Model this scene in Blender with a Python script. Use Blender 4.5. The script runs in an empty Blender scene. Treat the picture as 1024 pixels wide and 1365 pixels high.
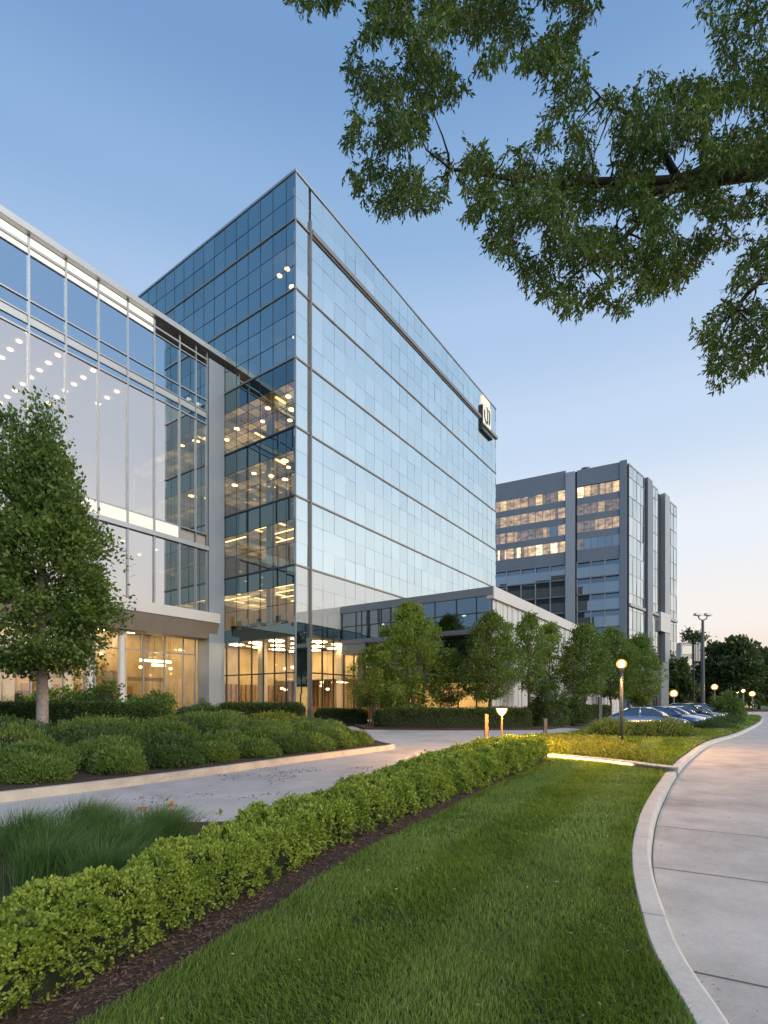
import bpy, bmesh, math, random
import numpy as np
from mathutils import Vector, noise
V = Vector
random.seed(11)
rng = np.random.default_rng(11)
sc = bpy.context.scene
COL = sc.collection
R = math.radians
EYE = 1.6
F = 690.0

def g(px, py, z=0.0):
    """a point of the horizontal plane z, surveyed from the photograph"""
    Y = (EYE - z) * F / (py - 937.0)
    return ((px - 512.0) / F * Y, Y)

# ------------------------------------------------------------------ objects
def link(o, parent=None):
    COL.objects.link(o)
    if parent is not None:
        o.parent = parent
    return o

def root_loc(o):
    while o.parent is not None:
        o = o.parent
    return V(o.location)

def tag(o, label=None, cat=None, group=None, kind=None):
    if label: o['label'] = label
    if cat: o['category'] = cat
    if group: o['group'] = group
    if kind: o['kind'] = kind
    return o

def thing(name, loc, label, cat, group=None):
    o = bpy.data.objects.new(name, None)
    o.location = loc
    o.empty_display_size = .3
    link(o)
    return tag(o, label, cat, group)

def copy_tree(o, parent=None):
    c = o.copy(); COL.objects.link(c)
    if parent is not None:
        c.parent = parent
    for ch in [x for x in bpy.data.objects if x.parent == o]:
        copy_tree(ch, c)
    return c

class MB:
    def __init__(self):
        self.v = []; self.f = []; self.mi = []
    def face(self, pts, m=0):
        n = len(self.v)
        self.v.extend([tuple(p) for p in pts])
        self.f.append(tuple(range(n, n + len(pts)))); self.mi.append(m)
    def hexa(self, p, m=0):
        """p: 8 corners, bottom loop then top loop"""
        n = len(self.v)
        self.v.extend([tuple(q) for q in p])
        for q in ((0, 3, 2, 1), (4, 5, 6, 7), (0, 1, 5, 4), (1, 2, 6, 5), (2, 3, 7, 6), (3, 0, 4, 7)):
            self.f.append(tuple(n + k for k in q)); self.mi.append(m)
    def box(self, x0, x1, y0, y1, z0, z1, m=0):
        self.hexa([(x0, y0, z0), (x1, y0, z0), (x1, y1, z0), (x0, y1, z0), (x0, y0, z1), (x1, y0, z1), (x1, y1, z1), (x0, y1, z1)], m)
    def fbox(self, fr, u0, u1, z0, z1, o0, o1, m=0):
        self.hexa([fr(u0, z0, o1), fr(u1, z0, o1), fr(u1, z0, o0), fr(u0, z0, o0),
                   fr(u0, z1, o1), fr(u1, z1, o1), fr(u1, z1, o0), fr(u0, z1, o0)], m)
    def tube(self, pts, rad, n=8, m=0, cap=True):
        pts = [V(p) for p in pts]
        if not hasattr(rad, '__len__'): rad = [rad] * len(pts)
        base = len(self.v); up = V((0, 0, 1))
        prev = None
        for i, p in enumerate(pts):
            d = (pts[min(i + 1, len(pts) - 1)] - pts[max(i - 1, 0)]).normalized()
            a = prev if prev is not None else (V((1, 0, 0)) if abs(d.z) > .9 else up)
            s = d.cross(a)
            if s.length < 1e-5: s = d.cross(V((0, 1, 0)))
            s.normalize(); t = s.cross(d).normalized(); prev = t
            for k in range(n):
                an = 2 * math.pi * k / n
                self.v.append(tuple(p + (s * math.cos(an) + t * math.sin(an)) * rad[i]))
        for i in range(len(pts) - 1):
            for k in range(n):
                a = base + i * n + k; b = base + i * n + (k + 1) % n
                self.f.append((a, b, b + n, a + n)); self.mi.append(m)
        if cap:
            self.f.append(tuple(base + k for k in range(n - 1, -1, -1))); self.mi.append(m)
            e = base + (len(pts) - 1) * n
            self.f.append(tuple(e + k for k in range(n))); self.mi.append(m)
    def lathe(self, c, prof, n=20, m=0):
        base = len(self.v)
        for r, z in prof:
            for k in range(n):
                a = 2 * math.pi * k / n
                self.v.append((c[0] + r * math.cos(a), c[1] + r * math.sin(a), c[2] + z))
        for i in range(len(prof) - 1):
            for k in range(n):
                a = base + i * n + k; b = base + i * n + (k + 1) % n
                self.f.append((a, b, b + n, a + n)); self.mi.append(m)
        self.f.append(tuple(base + k for k in range(n - 1, -1, -1))); self.mi.append(m)
        e = base + (len(prof) - 1) * n
        self.f.append(tuple(e + k for k in range(n))); self.mi.append(m)
    def build(self, name, mats, parent=None, loc=None, smooth=False):
        off = root_loc(parent) if parent is not None else V(loc or (0, 0, 0))
        me = bpy.data.meshes.new(name)
        me.from_pydata([(a - off.x, b - off.y, c - off.z) for a, b, c in self.v], [], self.f)
        if not isinstance(mats, (list, tuple)): mats = [mats]
        for m in mats: me.materials.append(m)
        me.polygons.foreach_set('material_index', self.mi)
        if smooth: me.polygons.foreach_set('use_smooth', [True] * len(self.f))
        me.update()
        o = bpy.data.objects.new(name, me)
        if parent is None: o.location = off
        return link(o, parent)

def np_mesh(name, verts, quads, mat, parent=None, loc=None, smooth=False):
    off = root_loc(parent) if parent is not None else V(loc or (0, 0, 0))
    verts = np.asarray(verts, dtype=np.float64) - np.array(off)
    me = bpy.data.meshes.new(name)
    nv, nf = len(verts), len(quads)
    me.vertices.add(nv); me.vertices.foreach_set('co', verts.astype(np.float32).ravel())
    me.loops.add(nf * 4); me.loops.foreach_set('vertex_index', np.asarray(quads, dtype=np.int32).ravel())
    me.polygons.add(nf); me.polygons.foreach_set('loop_start', np.arange(0, nf * 4, 4, dtype=np.int32))
    if smooth: me.polygons.foreach_set('use_smooth', np.ones(nf, dtype=bool))
    me.materials.append(mat)
    me.update(calc_edges=True); me.validate()
    o = bpy.data.objects.new(name, me)
    if parent is None: o.location = off
    return link(o, parent)

def unit(a):
    return a / np.maximum(np.linalg.norm(a, axis=1, keepdims=True), 1e-9)

def leaves(P, D, L, W, fold=.25):
    """diamond leaves: base P, direction D, length L, half width W"""
    n = len(P)
    D = unit(D); S = unit(np.cross(D, unit(rng.normal(size=(n, 3)))))
    N = np.cross(S, D)
    L = np.broadcast_to(np.asarray(L, float), (n,))[:, None]; W = np.broadcast_to(np.asarray(W, float), (n,))[:, None]
    M = P + D * L * .48
    v = np.empty((n, 4, 3))
    v[:, 0] = P; v[:, 1] = M + S * W + N * W * fold; v[:, 2] = P + D * L; v[:, 3] = M - S * W + N * W * fold
    return v.reshape(-1, 3), np.arange(n * 4).reshape(n, 4)

def blades(P, H, W, lean, bend=.35):
    """grass blades: root P, height H, half width W, lean (n,2) horizontal tip offset"""
    n = len(P); H = np.broadcast_to(np.asarray(H, float), (n,)); W = np.broadcast_to(np.asarray(W, float), (n,))
    an = rng.uniform(0, 2 * np.pi, n); S = np.stack([np.cos(an), np.sin(an), np.zeros(n)], 1) * W[:, None]
    off = np.concatenate([lean, np.zeros((n, 1))], 1); Z = np.array([0, 0, 1.])
    mid = P + off * bend + Z * (H * .6)[:, None]
    tip = P + off + Z * (H * (1 - .25 * np.minimum(1, np.linalg.norm(lean, axis=1) / np.maximum(H, 1e-6))))[:, None]
    v = np.stack([P - S, P + S, mid + S * .8, mid - S * .8, tip + S * .12, tip - S * .12], 1)
    i = np.arange(n)[:, None] * 6
    q = np.concatenate([i + np.array([[0, 1, 2, 3]]), i + np.array([[3, 2, 4, 5]])], 1).reshape(-1, 4)
    return v.reshape(-1, 3), q

def in_poly(P, poly):
    x, y = P[:, 0], P[:, 1]; c = np.zeros(len(P), bool)
    n = len(poly)
    for i in range(n):
        x0, y0 = poly[i]; x1, y1 = poly[i - 1]
        t = ((y0 > y) != (y1 > y))
        with np.errstate(divide='ignore', invalid='ignore'):
            c ^= t & (x < (x1 - x0) * (y - y0) / (y1 - y0 if y1 != y0 else 1e-9) + x0)
    return c

def catmull(pts, per=8):
    pts = [V((*p, 0)) if len(p) == 2 else V(p) for p in pts]
    out = []
    for i in range(len(pts) - 1):
        a, b, c, d = pts[max(i - 1, 0)], pts[i], pts[i + 1], pts[min(i + 2, len(pts) - 1)]
        for k in range(per):
            t = k / per
            out.append(.5 * ((2 * b) + (c - a) * t + (2 * a - 5 * b + 4 * c - d) * t * t + (3 * b - a - 3 * c + d) * t ** 3))
    out.append(pts[-1])
    return out

def offset(path, d):
    """offset to the right of travel by d"""
    out = []
    for i, p in enumerate(path):
        t = (path[min(i + 1, len(path) - 1)] - path[max(i - 1, 0)]); t.z = 0; t.normalize()
        out.append(V((p.x + t.y * d, p.y - t.x * d, p.z)))
    return out

def sheet(name, poly, z, mat, kind='structure', skirt=0):
    bm = bmesh.new()
    vs = [bm.verts.new((p[0], p[1], z)) for p in poly]
    f = bm.faces.new(vs)
    if f.normal.z < 0: f.normal_flip()
    if skirt:
        lo = [bm.verts.new((p[0], p[1], z - skirt)) for p in poly]
        for i in range(len(vs)):
            j = (i + 1) % len(vs)
            bm.faces.new((vs[i], vs[j], lo[j], lo[i]))
    bmesh.ops.triangulate(bm, faces=[x for x in bm.faces if len(x.verts) > 4])
    bmesh.ops.recalc_face_normals(bm, faces=bm.faces)
    me = bpy.data.meshes.new(name); bm.to_mesh(me); bm.free()
    me.materials.append(mat)
    o = bpy.data.objects.new(name, me)
    link(o)
    if kind: o['kind'] = kind
    return o

# ------------------------------------------------------------------ materials
def newmat(name):
    m = bpy.data.materials.new(name); m.use_nodes = True
    nt = m.node_tree; nt.nodes.clear()
    out = nt.nodes.new('ShaderNodeOutputMaterial')
    return m, nt, out

def nd(nt, t, **kw):
    n = nt.nodes.new(t)
    for k, v in kw.items(): setattr(n, k, v)
    return n

def rgb(c): return (c[0], c[1], c[2], 1)

def solid(name, c, rough=.5, metal=0, spec=.5, var=0, scale=3, bump=0, bscale=40, coat=0):
    m, nt, out = newmat(name)
    b = nd(nt, 'ShaderNodeBsdfPrincipled'); L = nt.links.new
    b.inputs['Base Color'].default_value = rgb(c); b.inputs['Roughness'].default_value = rough
    b.inputs['Metallic'].default_value = metal; b.inputs['Specular IOR Level'].default_value = spec
    b.inputs['Coat Weight'].default_value = coat
    L(b.outputs[0], out.inputs[0])
    if var or bump:
        tc = nd(nt, 'ShaderNodeTexCoord')
    if var:
        n = nd(nt, 'ShaderNodeTexNoise'); n.inputs['Scale'].default_value = scale; n.inputs['Detail'].default_value = 8
        n.inputs['Roughness'].default_value = .65
        L(tc.outputs['Object'], n.inputs['Vector'])
        r = nd(nt, 'ShaderNodeMapRange'); r.inputs[1].default_value = .3; r.inputs[2].default_value = .7
        r.inputs[3].default_value = 1 - var; r.inputs[4].default_value = 1 + var
        L(n.outputs[0], r.inputs[0])
        mx = nd(nt, 'ShaderNodeMix', data_type='RGBA', blend_type='MULTIPLY'); mx.inputs[0].default_value = 1
        mx.inputs[6].default_value = rgb(c); L(r.outputs[0], mx.inputs[7]); L(mx.outputs[2], b.inputs['Base Color'])
    if bump:
        n2 = nd(nt, 'ShaderNodeTexNoise'); n2.inputs['Scale'].default_value = bscale; n2.inputs['Detail'].default_value = 6
        L(tc.outputs['Object'], n2.inputs['Vector'])
        bp = nd(nt, 'ShaderNodeBump'); bp.inputs['Strength'].default_value = bump; bp.inputs['Distance'].default_value = .02
        L(n2.outputs[0], bp.inputs['Height']); L(bp.outputs[0], b.inputs['Normal'])
    return m

def glass(name, r0, gtint=(1, 1, 1), ttint=(.8, .88, .9), rough=.0, power=3.0, wav=0):
    """coated pane: part mirror, part clear, more mirror towards grazing"""
    m, nt, out = newmat(name); L = nt.links.new
    t = nd(nt, 'ShaderNodeBsdfTransparent'); t.inputs[0].default_value = rgb(ttint)
    gl = nd(nt, 'ShaderNodeBsdfGlossy'); gl.inputs['Color'].default_value = rgb(gtint); gl.inputs['Roughness'].default_value = rough
    lw = nd(nt, 'ShaderNodeLayerWeight'); lw.inputs[0].default_value = .5
    p = nd(nt, 'ShaderNodeMath', operation='POWER'); p.inputs[1].default_value = power; L(lw.outputs['Facing'], p.inputs[0])
    mr = nd(nt, 'ShaderNodeMapRange'); mr.inputs[3].default_value = r0; mr.inputs[4].default_value = 1; L(p.outputs[0], mr.inputs[0])
    mx = nd(nt, 'ShaderNodeMixShader'); L(mr.outputs[0], mx.inputs[0]); L(t.outputs[0], mx.inputs[1]); L(gl.outputs[0], mx.inputs[2])
    L(mx.outputs[0], out.inputs[0])
    if wav:
        tc = nd(nt, 'ShaderNodeTexCoord'); n = nd(nt, 'ShaderNodeTexNoise'); n.inputs['Scale'].default_value = .5; n.inputs['Detail'].default_value = 1
        L(tc.outputs['Object'], n.inputs['Vector'])
        bp = nd(nt, 'ShaderNodeBump'); bp.inputs['Strength'].default_value = wav; bp.inputs['Distance'].default_value = .05
        L(n.outputs[0], bp.inputs['Height']); L(bp.outputs[0], gl.inputs['Normal'])
    return m

def mirror(name, base, r0, gtint, var=0.0, power=3.0):
    """opaque reflective cladding glass"""
    m, nt, out = newmat(name); L = nt.links.new
    d = nd(nt, 'ShaderNodeBsdfDiffuse'); d.inputs[0].default_value = rgb(base)
    gl = nd(nt, 'ShaderNodeBsdfGlossy'); gl.inputs['Color'].default_value = rgb(gtint); gl.inputs['Roughness'].default_value = .0
    if var:
        gi = nd(nt, 'ShaderNodeNewGeometry')
        mr2 = nd(nt, 'ShaderNodeMapRange'); mr2.inputs[3].default_value = 1 - var; mr2.inputs[4].default_value = 1
        L(gi.outputs['Random Per Island'], mr2.inputs[0])
        mm = nd(nt, 'ShaderNodeMix', data_type='RGBA', blend_type='MULTIPLY'); mm.inputs[0].default_value = 1
        mm.inputs[6].default_value = rgb(gtint); L(mr2.outputs[0], mm.inputs[7]); L(mm.outputs[2], gl.inputs['Color'])
    lw = nd(nt, 'ShaderNodeLayerWeight'); lw.inputs[0].default_value = .5
    p = nd(nt, 'ShaderNodeMath', operation='POWER'); p.inputs[1].default_value = power; L(lw.outputs['Facing'], p.inputs[0])
    mr = nd(nt, 'ShaderNodeMapRange'); mr.inputs[3].default_value = r0; mr.inputs[4].default_value = 1; L(p.outputs[0], mr.inputs[0])
    mx = nd(nt, 'ShaderNodeMixShader'); L(mr.outputs[0], mx.inputs[0]); L(d.outputs[0], mx.inputs[1]); L(gl.outputs[0], mx.inputs[2])
    L(mx.outputs[0], out.inputs[0])
    return m

def emit(name, c, s):
    m, nt, out = newmat(name)
    e = nd(nt, 'ShaderNodeEmission'); e.inputs[0].default_value = rgb(c); e.inputs[1].default_value = s
    nt.links.new(e.outputs[0], out.inputs[0])
    return m

def litwin(name, c, s):
    """emissive pane: uneven glow stands in for a lit room, sky mirrored on top"""
    m, nt, out = newmat(name); L = nt.links.new
    tc = nd(nt, 'ShaderNodeTexCoord'); n = nd(nt, 'ShaderNodeTexNoise'); n.inputs['Scale'].default_value = .8; n.inputs['Detail'].default_value = 4
    mp = nd(nt, 'ShaderNodeMapping'); mp.inputs['Scale'].default_value = (1, 1, 1.8); L(tc.outputs['Object'], mp.inputs[0]); L(mp.outputs[0], n.inputs['Vector'])
    r = nd(nt, 'ShaderNodeMapRange'); r.inputs[1].default_value = .32; r.inputs[2].default_value = .72; r.inputs[3].default_value = .35 * s; r.inputs[4].default_value = 1.7 * s
    L(n.outputs[0], r.inputs[0])
    e = nd(nt, 'ShaderNodeEmission'); e.inputs[0].default_value = rgb(c); L(r.outputs[0], e.inputs[1])
    gl = nd(nt, 'ShaderNodeBsdfGlossy'); gl.inputs['Color'].default_value = (.8, .92, 1, 1); gl.inputs['Roughness'].default_value = .02
    mx = nd(nt, 'ShaderNodeMixShader'); mx.inputs[0].default_value = .18
    L(e.outputs[0], mx.inputs[1]); L(gl.outputs[0], mx.inputs[2]); L(mx.outputs[0], out.inputs[0])
    return m

def ceil_mat(name, c, s):
    """ceiling with lamplight put in as emission, in brighter and dimmer tiles"""
    m, nt, out = newmat(name); L = nt.links.new
    tc = nd(nt, 'ShaderNodeTexCoord'); mp = nd(nt, 'ShaderNodeMapping'); mp.inputs['Rotation'].default_value = (0, 0, R(-55.3)); L(tc.outputs['Object'], mp.inputs[0])
    br = nd(nt, 'ShaderNodeTexBrick'); br.inputs['Scale'].default_value = 1; br.inputs['Brick Width'].default_value = 1.2; br.inputs['Row Height'].default_value = 1.2; br.inputs['Mortar Size'].default_value = .05; br.offset = 0
    br.inputs['Color1'].default_value = (.35, .35, .35, 1); br.inputs['Color2'].default_value = (1.6, 1.6, 1.6, 1); br.inputs['Mortar'].default_value = (.15, .15, .15, 1)
    L(mp.outputs[0], br.inputs[0])
    n = nd(nt, 'ShaderNodeTexNoise'); n.inputs['Scale'].default_value = .35; L(tc.outputs['Object'], n.inputs['Vector'])
    mr = nd(nt, 'ShaderNodeMapRange'); mr.inputs[1].default_value = .35; mr.inputs[2].default_value = .65; mr.inputs[3].default_value = .35 * s; mr.inputs[4].default_value = 1.5 * s; L(n.outputs[0], mr.inputs[0])
    mm = nd(nt, 'ShaderNodeMath', operation='MULTIPLY'); L(br.outputs[0], mm.inputs[0]); L(mr.outputs[0], mm.inputs[1])
    e = nd(nt, 'ShaderNodeEmission'); e.inputs[0].default_value = rgb(c); L(mm.outputs[0], e.inputs[1]); L(e.outputs[0], out.inputs[0])
    return m

def foliage(name, c1, c2, trans=.35, nscale=.8, rough=.5):
    m, nt, out = newmat(name); L = nt.links.new
    gi = nd(nt, 'ShaderNodeNewGeometry'); tc = nd(nt, 'ShaderNodeTexCoord')
    n = nd(nt, 'ShaderNodeTexNoise'); n.inputs['Scale'].default_value = nscale; n.inputs['Detail'].default_value = 3
    L(tc.outputs['Object'], n.inputs['Vector'])
    mr = nd(nt, 'ShaderNodeMapRange'); mr.inputs[1].default_value = .35; mr.inputs[2].default_value = .65
    L(n.outputs[0], mr.inputs[0])
    ad = nd(nt, 'ShaderNodeMix', data_type='FLOAT'); ad.inputs[0].default_value = .55
    L(mr.outputs[0], ad.inputs[2]); L(gi.outputs['Random Per Island'], ad.inputs[3])
    mx = nd(nt, 'ShaderNodeMix', data_type='RGBA'); mx.inputs[6].default_value = rgb(c1); mx.inputs[7].default_value = rgb(c2)
    L(ad.outputs[0], mx.inputs[0])
    b = nd(nt, 'ShaderNodeBsdfPrincipled'); b.inputs['Roughness'].default_value = rough; b.inputs['Specular IOR Level'].default_value = .35
    L(mx.outputs[2], b.inputs['Base Color'])
    tr = nd(nt, 'ShaderNodeBsdfTranslucent')
    br = nd(nt, 'ShaderNodeMix', data_type='RGBA', blend_type='MULTIPLY'); br.inputs[0].default_value = 1
    L(mx.outputs[2], br.inputs[6]); br.inputs[7].default_value = (1.3, 1.35, .7, 1)
    L(br.outputs[2], tr.inputs[0])
    ms = nd(nt, 'ShaderNodeMixShader'); ms.inputs[0].default_value = trans
    L(b.outputs[0], ms.inputs[1]); L(tr.outputs[0], ms.inputs[2]); L(ms.outputs[0], out.inputs[0])
    return m

def concrete(name, c, scale=1.2, var=.22, rough=.70, stain=.42):
    m, nt, out = newmat(name); L = nt.links.new
    tc = nd(nt, 'ShaderNodeTexCoord'); b = nd(nt, 'ShaderNodeBsdfPrincipled')
    b.inputs['Roughness'].default_value = rough; b.inputs['Specular IOR Level'].default_value = .3
    def noi(s, d, lo, hi, a, z, dist=0):
        n = nd(nt, 'ShaderNodeTexNoise'); n.inputs['Scale'].default_value = s; n.inputs['Detail'].default_value = d
        n.inputs['Roughness'].default_value = .68; n.inputs['Distortion'].default_value = dist
        L(tc.outputs['Object'], n.inputs['Vector'])
        r = nd(nt, 'ShaderNodeMapRange'); r.inputs[1].default_value = lo; r.inputs[2].default_value = hi
        r.inputs[3].default_value = a; r.inputs[4].default_value = z; L(n.outputs[0], r.inputs[0]); return r
    a = noi(scale, 9, .3, .7, 1 - var, 1 + var)
    s2 = noi(scale * .28, 5, .52, .72, 1, 1 - stain, .6)
    s3 = noi(38, 4, .35, .7, .90, 1.07)
    m1 = nd(nt, 'ShaderNodeMath', operation='MULTIPLY'); L(a.outputs[0], m1.inputs[0]); L(s2.outputs[0], m1.inputs[1])
    m2 = nd(nt, 'ShaderNodeMath', operation='MULTIPLY'); L(m1.outputs[0], m2.inputs[0]); L(s3.outputs[0], m2.inputs[1])
    mx = nd(nt, 'ShaderNodeMix', data_type='RGBA', blend_type='MULTIPLY'); mx.inputs[0].default_value = 1
    mx.inputs[6].default_value = rgb(c); L(m2.outputs[0], mx.inputs[7]); L(mx.outputs[2], b.inputs['Base Color'])
    bp = nd(nt, 'ShaderNodeBump'); bp.inputs['Strength'].default_value = .15; bp.inputs['Distance'].default_value = .006
    L(s3.outputs[0], bp.inputs['Height']); L(bp.outputs[0], b.inputs['Normal'])
    L(b.outputs[0], out.inputs[0])
    return m

M = dict(
    mull=solid('mullion_dark', (.05, .065, .08), .4, .6),
    mull_m=solid('mullion_grey', (.33, .41, .45), .45, .4),
    mull_l=solid('mullion_silver', (.32, .35, .38), .35, .5),
    steel=solid('track_bronze', (.27, .265, .26), .4, .7, var=.1),
    ledge=solid('ledge_bronze', (.33, .32, .29), .45, .5),
    pillarb=solid('pillar_blue_grey', (.29, .345, .42), .4, .3, var=.05, scale=.4),
    white=solid('white_panel', (.52, .53, .54), .5, 0, var=.05, scale=.6),
    pale=solid('pale_metal', (.38, .42, .47), .42, .35, var=.05, scale=.4),
    grey=solid('grey_panel', (.19, .225, .26), .45, .3, var=.06, scale=.3),
    greyl=solid('light_grey_panel', (.33, .37, .40), .45, .3, var=.06, scale=.3),
    dark=solid('dark_recess', (.02, .022, .025), .6),
    brown=solid('soffit_bronze', (.22, .195, .175), .5, .2, var=.08, scale=1),
    slab=solid('slab_concrete', (.3, .3, .3), .8),
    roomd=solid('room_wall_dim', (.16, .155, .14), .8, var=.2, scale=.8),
    room=solid('room_wall', (.52, .43, .29), .75, var=.25, scale=.5),
    roomw=solid('room_wall_pale', (.6, .58, .55), .8, var=.08, scale=.4),
    wood=solid('lobby_wood', (.30, .19, .10), .5, var=.3, scale=2),
    floor=solid('lobby_floor', (.3, .26, .2), .25, var=.1),
    roof=solid('roof_membrane', (.35, .35, .36), .9, var=.1),
    bark=solid('bark', (.13, .105, .085), .9, var=.35, scale=9, bump=.8, bscale=25),
    barkl=solid('bark_pale', (.28, .255, .24), .9, var=.3, scale=7, bump=.6, bscale=25),
    barkd=solid('bark_dark', (.035, .028, .022), .9, var=.3, scale=9, bump=.8, bscale=18),
    post=solid('post_grey', (.09, .10, .115), .45, .5),
    postb=solid('post_rust', (.05, .026, .014), .6, .2),
    tyre=solid('tyre', (.015, .015, .016), .8),
    rim=solid('rim', (.5, .5, .52), .3, .9),
)
M['g_right'] = mirror('reflective_glass', (.05, .075, .08), .88, (.80, .93, .945), var=.09)
M['g_left'] = glass('blue_glass', .44, (.66, .87, .88), (.50, .56, .56))
M['g_lefts'] = mirror('teal_spandrel_glass', (.014, .03, .036), .22, (.60, .86, .92), var=.12)
M['g_pale'] = mirror('pale_spandrel_glass', (.40, .42, .42), .34, (.9, .98, 1.0), var=.06)
M['g_left2'] = glass('teal_glass', .17, (.62, .86, .92), (.66, .70, .66))
M['g_leftm'] = mirror('blue_spandrel_glass', (.02, .04, .045), .42, (.66, .87, .88), var=.14)
M['g_lobby'] = glass('clear_glass', .17, (1, 1, 1), (.88, .9, .88))
M['g_spand'] = mirror('spandrel_glass', (.01, .018, .024), .28, (.6, .85, .95))
M['g_pav'] = glass('pavilion_glass', .50, (1, 1, 1), (.85, .88, .9))
M['g_pavtop'] = glass('pavilion_blue_glass', .60, (.42, .64, .88), (.4, .5, .6))
M['g_pod'] = glass('podium_glass', .25, (.75, .9, .98), (.35, .45, .47))
M['g_podm'] = mirror('podium_dark_glass', (.03, .04, .04), .2, (.75, .9, .95), var=.3)
M['g_far'] = mirror('far_pale_glass', (.1, .11, .11), .68, (.9, .98, .98), var=.2)
M['g_fard'] = mirror('far_dark_glass', (.02, .03, .04), .3, (.7, .85, 1.0), var=.35)
M['g_farm'] = mirror('far_mid_glass', (.08, .10, .11), .35, (.8, .92, 1.0), var=.25)
WARM = (1.0, .60, .24); WARMW = (1.0, .80, .55); WHITE = (1.0, .9, .76)
M['e_warm'] = emit('warm_lamp', (1, .60, .24), 4.5)
M['e_spot'] = emit('spot_lamp', (1, .62, .26), 8)
M['e_off'] = emit('office_panel', (1, .58, .22), 3.2)
M['e_down'] = emit('downlight', (1, .60, .24), 6)
M['e_strip'] = emit('strip_light', (1, .87, .68), 1.7)
M['e_soft'] = emit('soft_panel', (1, .67, .32), 30.0)
M['e_band'] = emit('lit_band', (1, .93, .82), 1.0)

M['lawn'] = solid('turf_soil', (.018, .035, .010), .95, var=.3, scale=6)
M['ground'] = solid('far_ground', (.045, .06, .025), .95, var=.3, scale=.05)
M['mulch'] = solid('mulch', (.045, .028, .021), .95, var=.5, scale=25, bump=1, bscale=60)
M['mulchl'] = solid('mulch_chip', (.10, .062, .045), .9, var=.5, scale=30)
M['road'] = concrete('road_concrete', (.44, .42, .405))
M['drive'] = concrete('drive_concrete', (.42, .415, .415), scale=.9, var=.14)
M['kerb'] = concrete('kerb_concrete', (.50, .485, .46), scale=3, var=.12, stain=.12)
M['joint'] = solid('joint', (.10, .095, .09), .9)
M['f_grass'] = foliage('grass_blade', (0.078, 0.155, 0.022), (0.245, 0.335, 0.070), .35, .55)
M['f_hedge'] = foliage('hedge_leaf', (0.105, 0.20, 0.024), (0.38, 0.45, 0.085), .35, 3.0)
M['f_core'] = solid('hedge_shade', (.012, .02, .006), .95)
M['f_dark'] = foliage('shrub_leaf', (0.03, 0.072, 0.022), (0.1, 0.17, 0.045), .3, 1.3)
M['f_jun'] = foliage('juniper_leaf', (0.07, 0.135, 0.034), (0.19, 0.285, 0.062), .3, 1.3)
M['f_clip'] = foliage('clipped_leaf', (0.035, 0.07, 0.022), (0.095, 0.145, 0.042), .3, 1.5)
M['f_tree'] = foliage('tree_leaf', (0.05, 0.11, 0.028), (0.185, 0.265, 0.064), .4, .9)
M['f_tree2'] = foliage('light_tree_leaf', (0.10, 0.185, 0.034), (0.27, 0.36, 0.07), .45, .7)
M['f_tree3'] = foliage('mid_tree_leaf', (0.062, 0.125, 0.030), (0.175, 0.255, 0.06), .4, .7)
M['f_over'] = foliage('hanging_leaf', (0.026, 0.068, 0.019), (0.12, 0.185, 0.042), .4, 1.2)
M['f_orn'] = foliage('long_grass', (0.05, 0.11, 0.03), (0.12, 0.21, 0.07), .35, 2)
M['f_far'] = foliage('far_leaf', (0.045, 0.08, 0.032), (0.10, 0.145, 0.055), .3, .2)
M['f_cover'] = foliage('cover_leaf', (0.1, 0.15, 0.02), (0.28, 0.3, 0.05), .35, 2)

# ------------------------------------------------------------------ camera, world, light
cam = bpy.data.cameras.new('camera'); co = bpy.data.objects.new('camera', cam); COL.objects.link(co)
co.location = (0, 0, EYE); co.rotation_euler = (R(90), 0, 0)
cam.sensor_fit = 'HORIZONTAL'; cam.sensor_width = 36; cam.lens = 36 * F / 1024
cam.shift_y = (937 - 682.5) / 1024; cam.clip_end = 6000; cam.clip_start = .05
sc.camera = co

SUN_AZ = R(132)          # clockwise from +Y: behind and right of the camera
SUN_EL = R(32)
w = bpy.data.worlds.new('World'); sc.world = w; w.use_nodes = True
nt = w.node_tree; L = nt.links.new
bg = nt.nodes['Background']
sk = nd(nt, 'ShaderNodeTexSky'); sk.sky_type = 'NISHITA'; sk.sun_disc = False
sk.sun_elevation = SUN_EL; sk.sun_rotation = SUN_AZ; sk.ozone_density = 3; sk.dust_density = 1.5
tc = nd(nt, 'ShaderNodeTexCoord'); nm = nd(nt, 'ShaderNodeVectorMath', operation='NORMALIZE'); L(tc.outputs['Generated'], nm.inputs[0])
sp = nd(nt, 'ShaderNodeSeparateXYZ'); L(nm.outputs[0], sp.inputs[0])
def ramp(stops):
    r = nd(nt, 'ShaderNodeValToRGB'); e = r.color_ramp.elements
    e[0].position, e[0].color = stops[0][0], rgb(stops[0][1]); e[1].position, e[1].color = stops[-1][0], rgb(stops[-1][1])
    for p, c in stops[1:-1]:
        x = e.new(p); x.color = rgb(c)
    r.color_ramp.interpolation = 'B_SPLINE' if False else 'EASE'
    L(sp.outputs[2], r.inputs[0]); return r
cool = ramp([(0, (.50, .55, .64)), (.15, (.38, .51, .70)), (.45, (.23, .40, .66)), (.68, (.16, .32, .60)), (.8, (.11, .25, .54)), (1, (.08, .20, .46))])
warm = ramp([(0, (.80, .53, .40)), (.05, (.875, .68, .53)), (.14, (.875, .815, .775)), (.27, (.77, .81, .87)), (.44, (.53, .655, .83)), (.58, (.39, .54, .765)), (.68, (.27, .43, .68)), (.78, (.175, .325, .58)), (1, (.10, .23, .50))])
dt = nd(nt, 'ShaderNodeVectorMath', operation='DOT_PRODUCT'); dt.inputs[1].default_value = (.93, .36, 0); L(nm.outputs[0], dt.inputs[0])
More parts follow.
